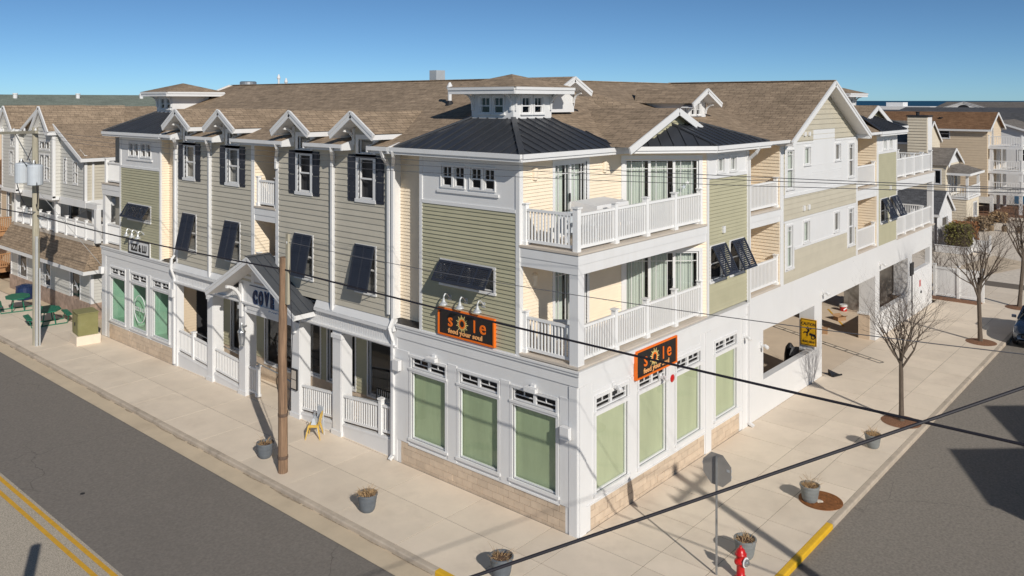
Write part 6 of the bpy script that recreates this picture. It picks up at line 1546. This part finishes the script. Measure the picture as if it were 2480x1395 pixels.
t = thing('garden_gate', 'small white gate panel right of the clipped hedge', 'gate', (52.5, 1.2, 0)); obj('gate_panel', MB().bx(52.5, 52.56, .95, 1.95, .1, .95), WHITE, t); obj('gate_post', MB().bx(52.45, 52.6, .8, .94, 0, 1.35).bx(52.45, 52.6, 1.96, 2.0, 0, 1.2), WHITE, t)
for k, (x, y, r, mt, lb) in enumerate(((64.5, 4.2, .75, DRYG, 'grey brown rounded shrub just right of the clipped hedge'), (68.0, 4.3, .55, DRYG, 'small brown shrub behind the rounded grey one'), (71.5, 3.9, .6, DRY, 'tuft of tall straw grass by the house posts'))):
    t = thing('shrub', lb, 'shrub', (x, y, 0)); obj('stem', MB().lathe((x, y, 0), [(r * .6, 0), (r * .85, r * .5), (r * .5, r * 1.1)], 10), M('shrub_core', (.07, .05, .03), .9), t); leafy(t, x - r, x + r, y - r, y + r, .1, r * 1.35, 500, (mt,), .11, k)
for x, y, lb in ((65.3, 3.3, 'second low bollard from the house end of the gravel row'), (65.5, 2.3, 'third low bollard from the house end of the gravel row'), (65.6, 1.2, 'fourth low bollard from the house end of the gravel row'), (67.5, 4.2, 'low bollard nearest the shrubs, first of the gravel row'), (65.7, .1, 'last low bollard of the gravel row, nearest the side road')):
    t = thing('bollard', lb, 'bollard', (x, y, 0), group='row of low bollards on the gravel'); obj('post', MB().lathe((0, 0, 0), [(.22, 0), (.24, .35), (.15, .5)], 12), DRYG, t, local=True); obj('post_cap', MB().lathe((0, 0, .48), [(.17, 0), (.12, .08)], 12), BLACK, t, local=True)
o = obj('mulch_mound', MB().lathe((80, 2.5, -.05), [(7, 0), (5, .35), (2, .5)], 18), MULCH); tag(o, 'reddish mulch mound beyond the gravel lot', 'mulch bed')
ru = MB(); rng = random.Random(2)
for k in range(60):
    x, y = 66 + rng.random() * 10, 4.6 - rng.random() * 4.5 - (0); r = rng.uniform(.12, .28); ru.lathe((73.3 + rng.uniform(-.6, .6) + k * .02, 4 - k * .08, 0), [(r, 0), (r * .9, r * .7), (r * .3, r)], 6)
o = obj('edging_stones', ru, SHELL, kind='stuff'); tag(o, 'line of pale stones edging the mulch mound', 'stones')
t = thing('rubbish_container', 'blue container under the far white balconies', 'container', (83.5, 4.2, 0)); obj('container_body', MB().bx(82.9, 84.2, 3.6, 4.6, .6, 1.8), M('container_blue', (.02, .16, .32), .5), t); obj('container_lid', MB().bx(82.85, 84.25, 3.55, 4.65, 1.8, 1.9), BLACK, t)
# garage-like shed
t = gable_house('shed', 'small white gabled shed with dark roof behind the hedge', 51.8, 56.2, 4.3, 9.5, 2.85, 4.35, 'y', WHITE2, SHINGLE_D, over=.2, siding=False, holes_s=[(53.2, 54.9, .9, 2.3)])
lap(Fr((51.79, 0), (0, 1), (-1, 0)), 4.5, 9.4, .05, 2.6, .2, NGREY, t, d=.01)
obj('drainpipe', MB().tube([(51.6, 4.2, 2.7), (51.7, 4.25, 2.5), (51.7, 4.25, .2), (51.4, 3.9, .1)], .06, 6), WHITE, t)
# house with the chimney
t = gable_house('house', 'yellow house with a broad siding clad chimney and porch beyond the garage end', 64.7, 70.0, 8.6, 18, 7.7, 9.5, 'y', TANL, SHINGLE_GB, over=.2, lapexp=.25, holes_s=[(67.6, 68.0, 5.2, 6.9), (68.8, 69.2, 5.2, 6.0)], holes_w=[(12, 13, 5, 6.5)])
fw_ = Fr((63.2, 0), (0, 1), (-1, 0)); lap(fw_, 7.95, 9.6, 0, 9.95, .26, TANL, t, lip=.06)
obj('chimney', MB().bx(63.3, 64.6, 7.9, 9.6, 0, 9.9), WHITE2, t); obj('chimney_cap', MB().bx(63.1, 64.7, 7.85, 9.7, 9.95, 10.08), BLACK, t); obj('chimney_pot', MB().lathe((63.8, 8.9, 10.05), [(.15, 0), (.15, .3), (.25, .35)], 8), BLACK, t)
fs2 = Fr((0, 6.5), (1, 0), (0, -1)); fw2 = Fr((63.4, 0), (0, 1), (-1, 0))
lap(fw2, 6.5, 8.6, 0, 5.75, .25, TANL, t, [(6.9, 7.4, 4.0, 5.2)]); lap(fs2, 63.4, 68.6, 2.8, 5.75, .25, TANL, t, [(64.3, 67.3, 3.0, 5.0)])
win(fw2, 6.9, 7.4, 4.0, 5.2, t, back=DARKIN); win(fs2, 64.3, 67.3, 3.0, 5.0, t, mv=[(65.3, .15), (66.3, .15)], back=DARKIN)
for sg in (-1, 1): obj('roof', MB().face([(66 + sg * 2.8, 6.2, 5.65), (66, 6.2, 7.1), (66, 8.6, 7.1), (66 + sg * 2.8, 8.6, 5.65)]), SHINGLE_GB, t, uv=True); obj('rake_board', MB().bar((66 + sg * 2.8, 6.2, 5.55), (66, 6.2, 7.0), .06, .2), WHITE, t)
obj('gable', MB().face([(63.4, 6.49, 5.75), (68.6, 6.49, 5.75), (66, 6.49, 7.0)]), WHITE2, t)
obj('porch_roof', MB().face([(63.6, 4.6, 5.0), (69, 4.6, 5.0), (68.2, 6.5, 5.6), (64.4, 6.5, 5.6)]).face([(63.6, 4.6, 5.0), (64.4, 6.5, 5.6), (63.6, 6.5, 5.0)]), SHINGLE_GB, t, uv=True); obj('eave_board', MB().bx(63.55, 69.05, 4.55, 4.6, 4.8, 5.0).bx(63.55, 63.6, 4.6, 6.5, 4.8, 5.0), WHITE, t)
for x in (64.2, 68.3): obj('porch_post', MB().bx(x - .1, x + .1, 4.85, 5.05, 2.8, 4.85), WHITE, t)
lap(Fr((0, 4.95), (1, 0), (0, -1)), 64.0, 68.5, 0, 2.7, .2, TANL, t, [(66.4, 67.7, .9, 2.2)]); win(Fr((0, 4.95), (1, 0), (0, -1)), 66.4, 67.7, .9, 2.2, t, back=DARKIN, mv=[(67.05, .06)]); lap(Fr((64.0, 0), (0, 1), (-1, 0)), 4.95, 6.5, 0, 2.7, .25, TANL, t, lip=.05)
obj('deck_floor', MB().bx(63.9, 68.6, 4.8, 6.5, 2.68, 2.82), WHITE, t); railing(t, (63.95, 4.9), (63.95, 6.4), 2.82, gap=.2); railing(t, (63.95, 4.9), (68.5, 4.9), 2.82, gap=.2, posts=(False, True))
# three storey house with decks
t = gable_house('house', 'big cream three storey house with russet roof and stacked white decks', 75.3, 81.6, 5.6, 44, 8.75, 10.25, 'y', TAN, SHINGLE_R, over=.4, lapexp=.25, z0=1.9, holes_w=[(9.0, 10.2, 7.6, 8.5)], holes_s=[(77.2, 77.9, 6.9, 9.0), (76.8, 77.8, 4.5, 6.4), (76.8, 77.8, 2.4, 4.2)])
for z in (6.9, 4.5, 2.4):
    obj('deck_floor', MB().bx(75.5, 82, 2.6, 5.6, z - .25, z), WHITE, t); railing(t, (75.6, 2.7), (75.6, 5.5), z, gap=.2); railing(t, (75.6, 2.7), (81.9, 2.7), z, gap=.2, posts=(False, True), nposts=2)
for x in (75.7, 78.8, 81.8):
    for y in (2.8, 5.3): obj('deck_post', MB().bx(x - .14, x + .14, y - .14, y + .14, 0, 6.7), WHITE, t)
for x, y in ((76.3, 16), (77, 10.2)): obj('roof_vent', MB().lathe((x, y, 9.1), [(.1, 0), (.1, .5), (.2, .52), (.2, .6)], 8), BLACK, t)
t = gable_house('house', 'white house with long balconies at the right edge beyond the cream house', 87, 97, 2.2, 12, 7.6, 9.2, 'x', WHITE2, SHINGLE_GB, over=.4, siding=False, holes_s=[(88.5, 89.5, 4.8, 6.4), (91, 92, 4.8, 6.4), (94, 95, 4.8, 6.4), (88.5, 89.5, 1.6, 3.2), (91, 92, 1.6, 3.2), (94, 95, 1.6, 3.2)], holes_w=[(4, 5, 4.8, 6.4), (8, 9, 4.8, 6.4)])
for z in (4.3, 7.0): obj('deck_floor', MB().bx(86.5, 97, -.2, 2.2, z - .2, z), WHITE, t); railing(t, (86.6, -.1), (97, -.1), z, gap=.25, nposts=3)
# roofs between the houses and the sea
def far_block(x0, x1, y0, y1, ze, zr, roofm, label, axis='y', gables=()):
    t = gable_house('house', label, x0, x1, y0, y1, ze, zr, axis, TANL, roofm, over=.5, siding=False, group='roofs towards the sea')
    for g in gables:
        w_ = 4.5; h = 1.25
        xw = x0 - 1.0
        obj('gable', MB().prism([(xw, g - w_, ze - .1), (xw, g + w_, ze - .1), (xw, g, ze + h)], (1.0, 0, 0)), WHITE2, t)
        for sg in (-1, 1): obj('rake_board', MB().bar((xw - .05, g + sg * (w_ + .3), ze - .15), (xw - .05, g, ze + h + .1), .12, .35), WHITE, t); obj('gable_roof', MB().face([(xw - .2, g + sg * (w_ + .3), ze - .05), (xw - .2, g, ze + h + .2), (xw + 5, g, ze + h + .2), (xw + 5, g + sg * (w_ + .3), ze - .05)]), roofm, t, uv=True)
        obj('window', MB().prism([(xw - .03, g + 1.2 * cos(pi * k / 10), ze + .05 + .75 * sin(pi * k / 10)) for k in range(11)], (.02, 0, 0)), BLACK, t)
    return t
far_block(100, 110, -8, 24, 8.2, 9.9, SHINGLE_D, 'dark grey roofed house in the first row behind the cream house')
far_block(128, 146, -8, 30, 9.2, 10.3, SHINGLE_D, 'long dark grey roof in the second row towards the sea')
far_block(190, 214, -20, 39, 9.7, 11.15, SHINGLE_GB, 'long brown roof with two white gables nearest the sea', gables=(9, 33))
t = thing('flat_roofed_building', 'flat white topped building in front of the sea left of the far gables', 'building', (205, 42, 0), group='roofs towards the sea')
obj('wall', MB().bx(200, 215, 43, 66, 0, 9.2), GREYPANEL, t); obj('roof_parapet', MB().bx(199.5, 215.5, 42.6, 66.4, 9.2, 10.0), WHITE, t); obj('roof_unit', MB().bx(204, 208, 50, 54, 10.0, 11.0), WHITE, t)
for y in (46, 51, 58, 62): obj('window', MB().bx(199.9, 199.99, y, y + 2, 7.6, 8.7), BLACK, t)
far_block(150, 168, 34, 78, 8.7, 9.6, SHINGLE_D, 'low dark roof below the flat white building')
t = gable_house('house', 'dark roofed house with a wide strip window at the right edge', 108, 118, -6, 3, 6.5, 8.2, 'x', TANL, SHINGLE_D, over=.6, siding=False, holes_w=[(-4, 1.5, 5.0, 6.0)])
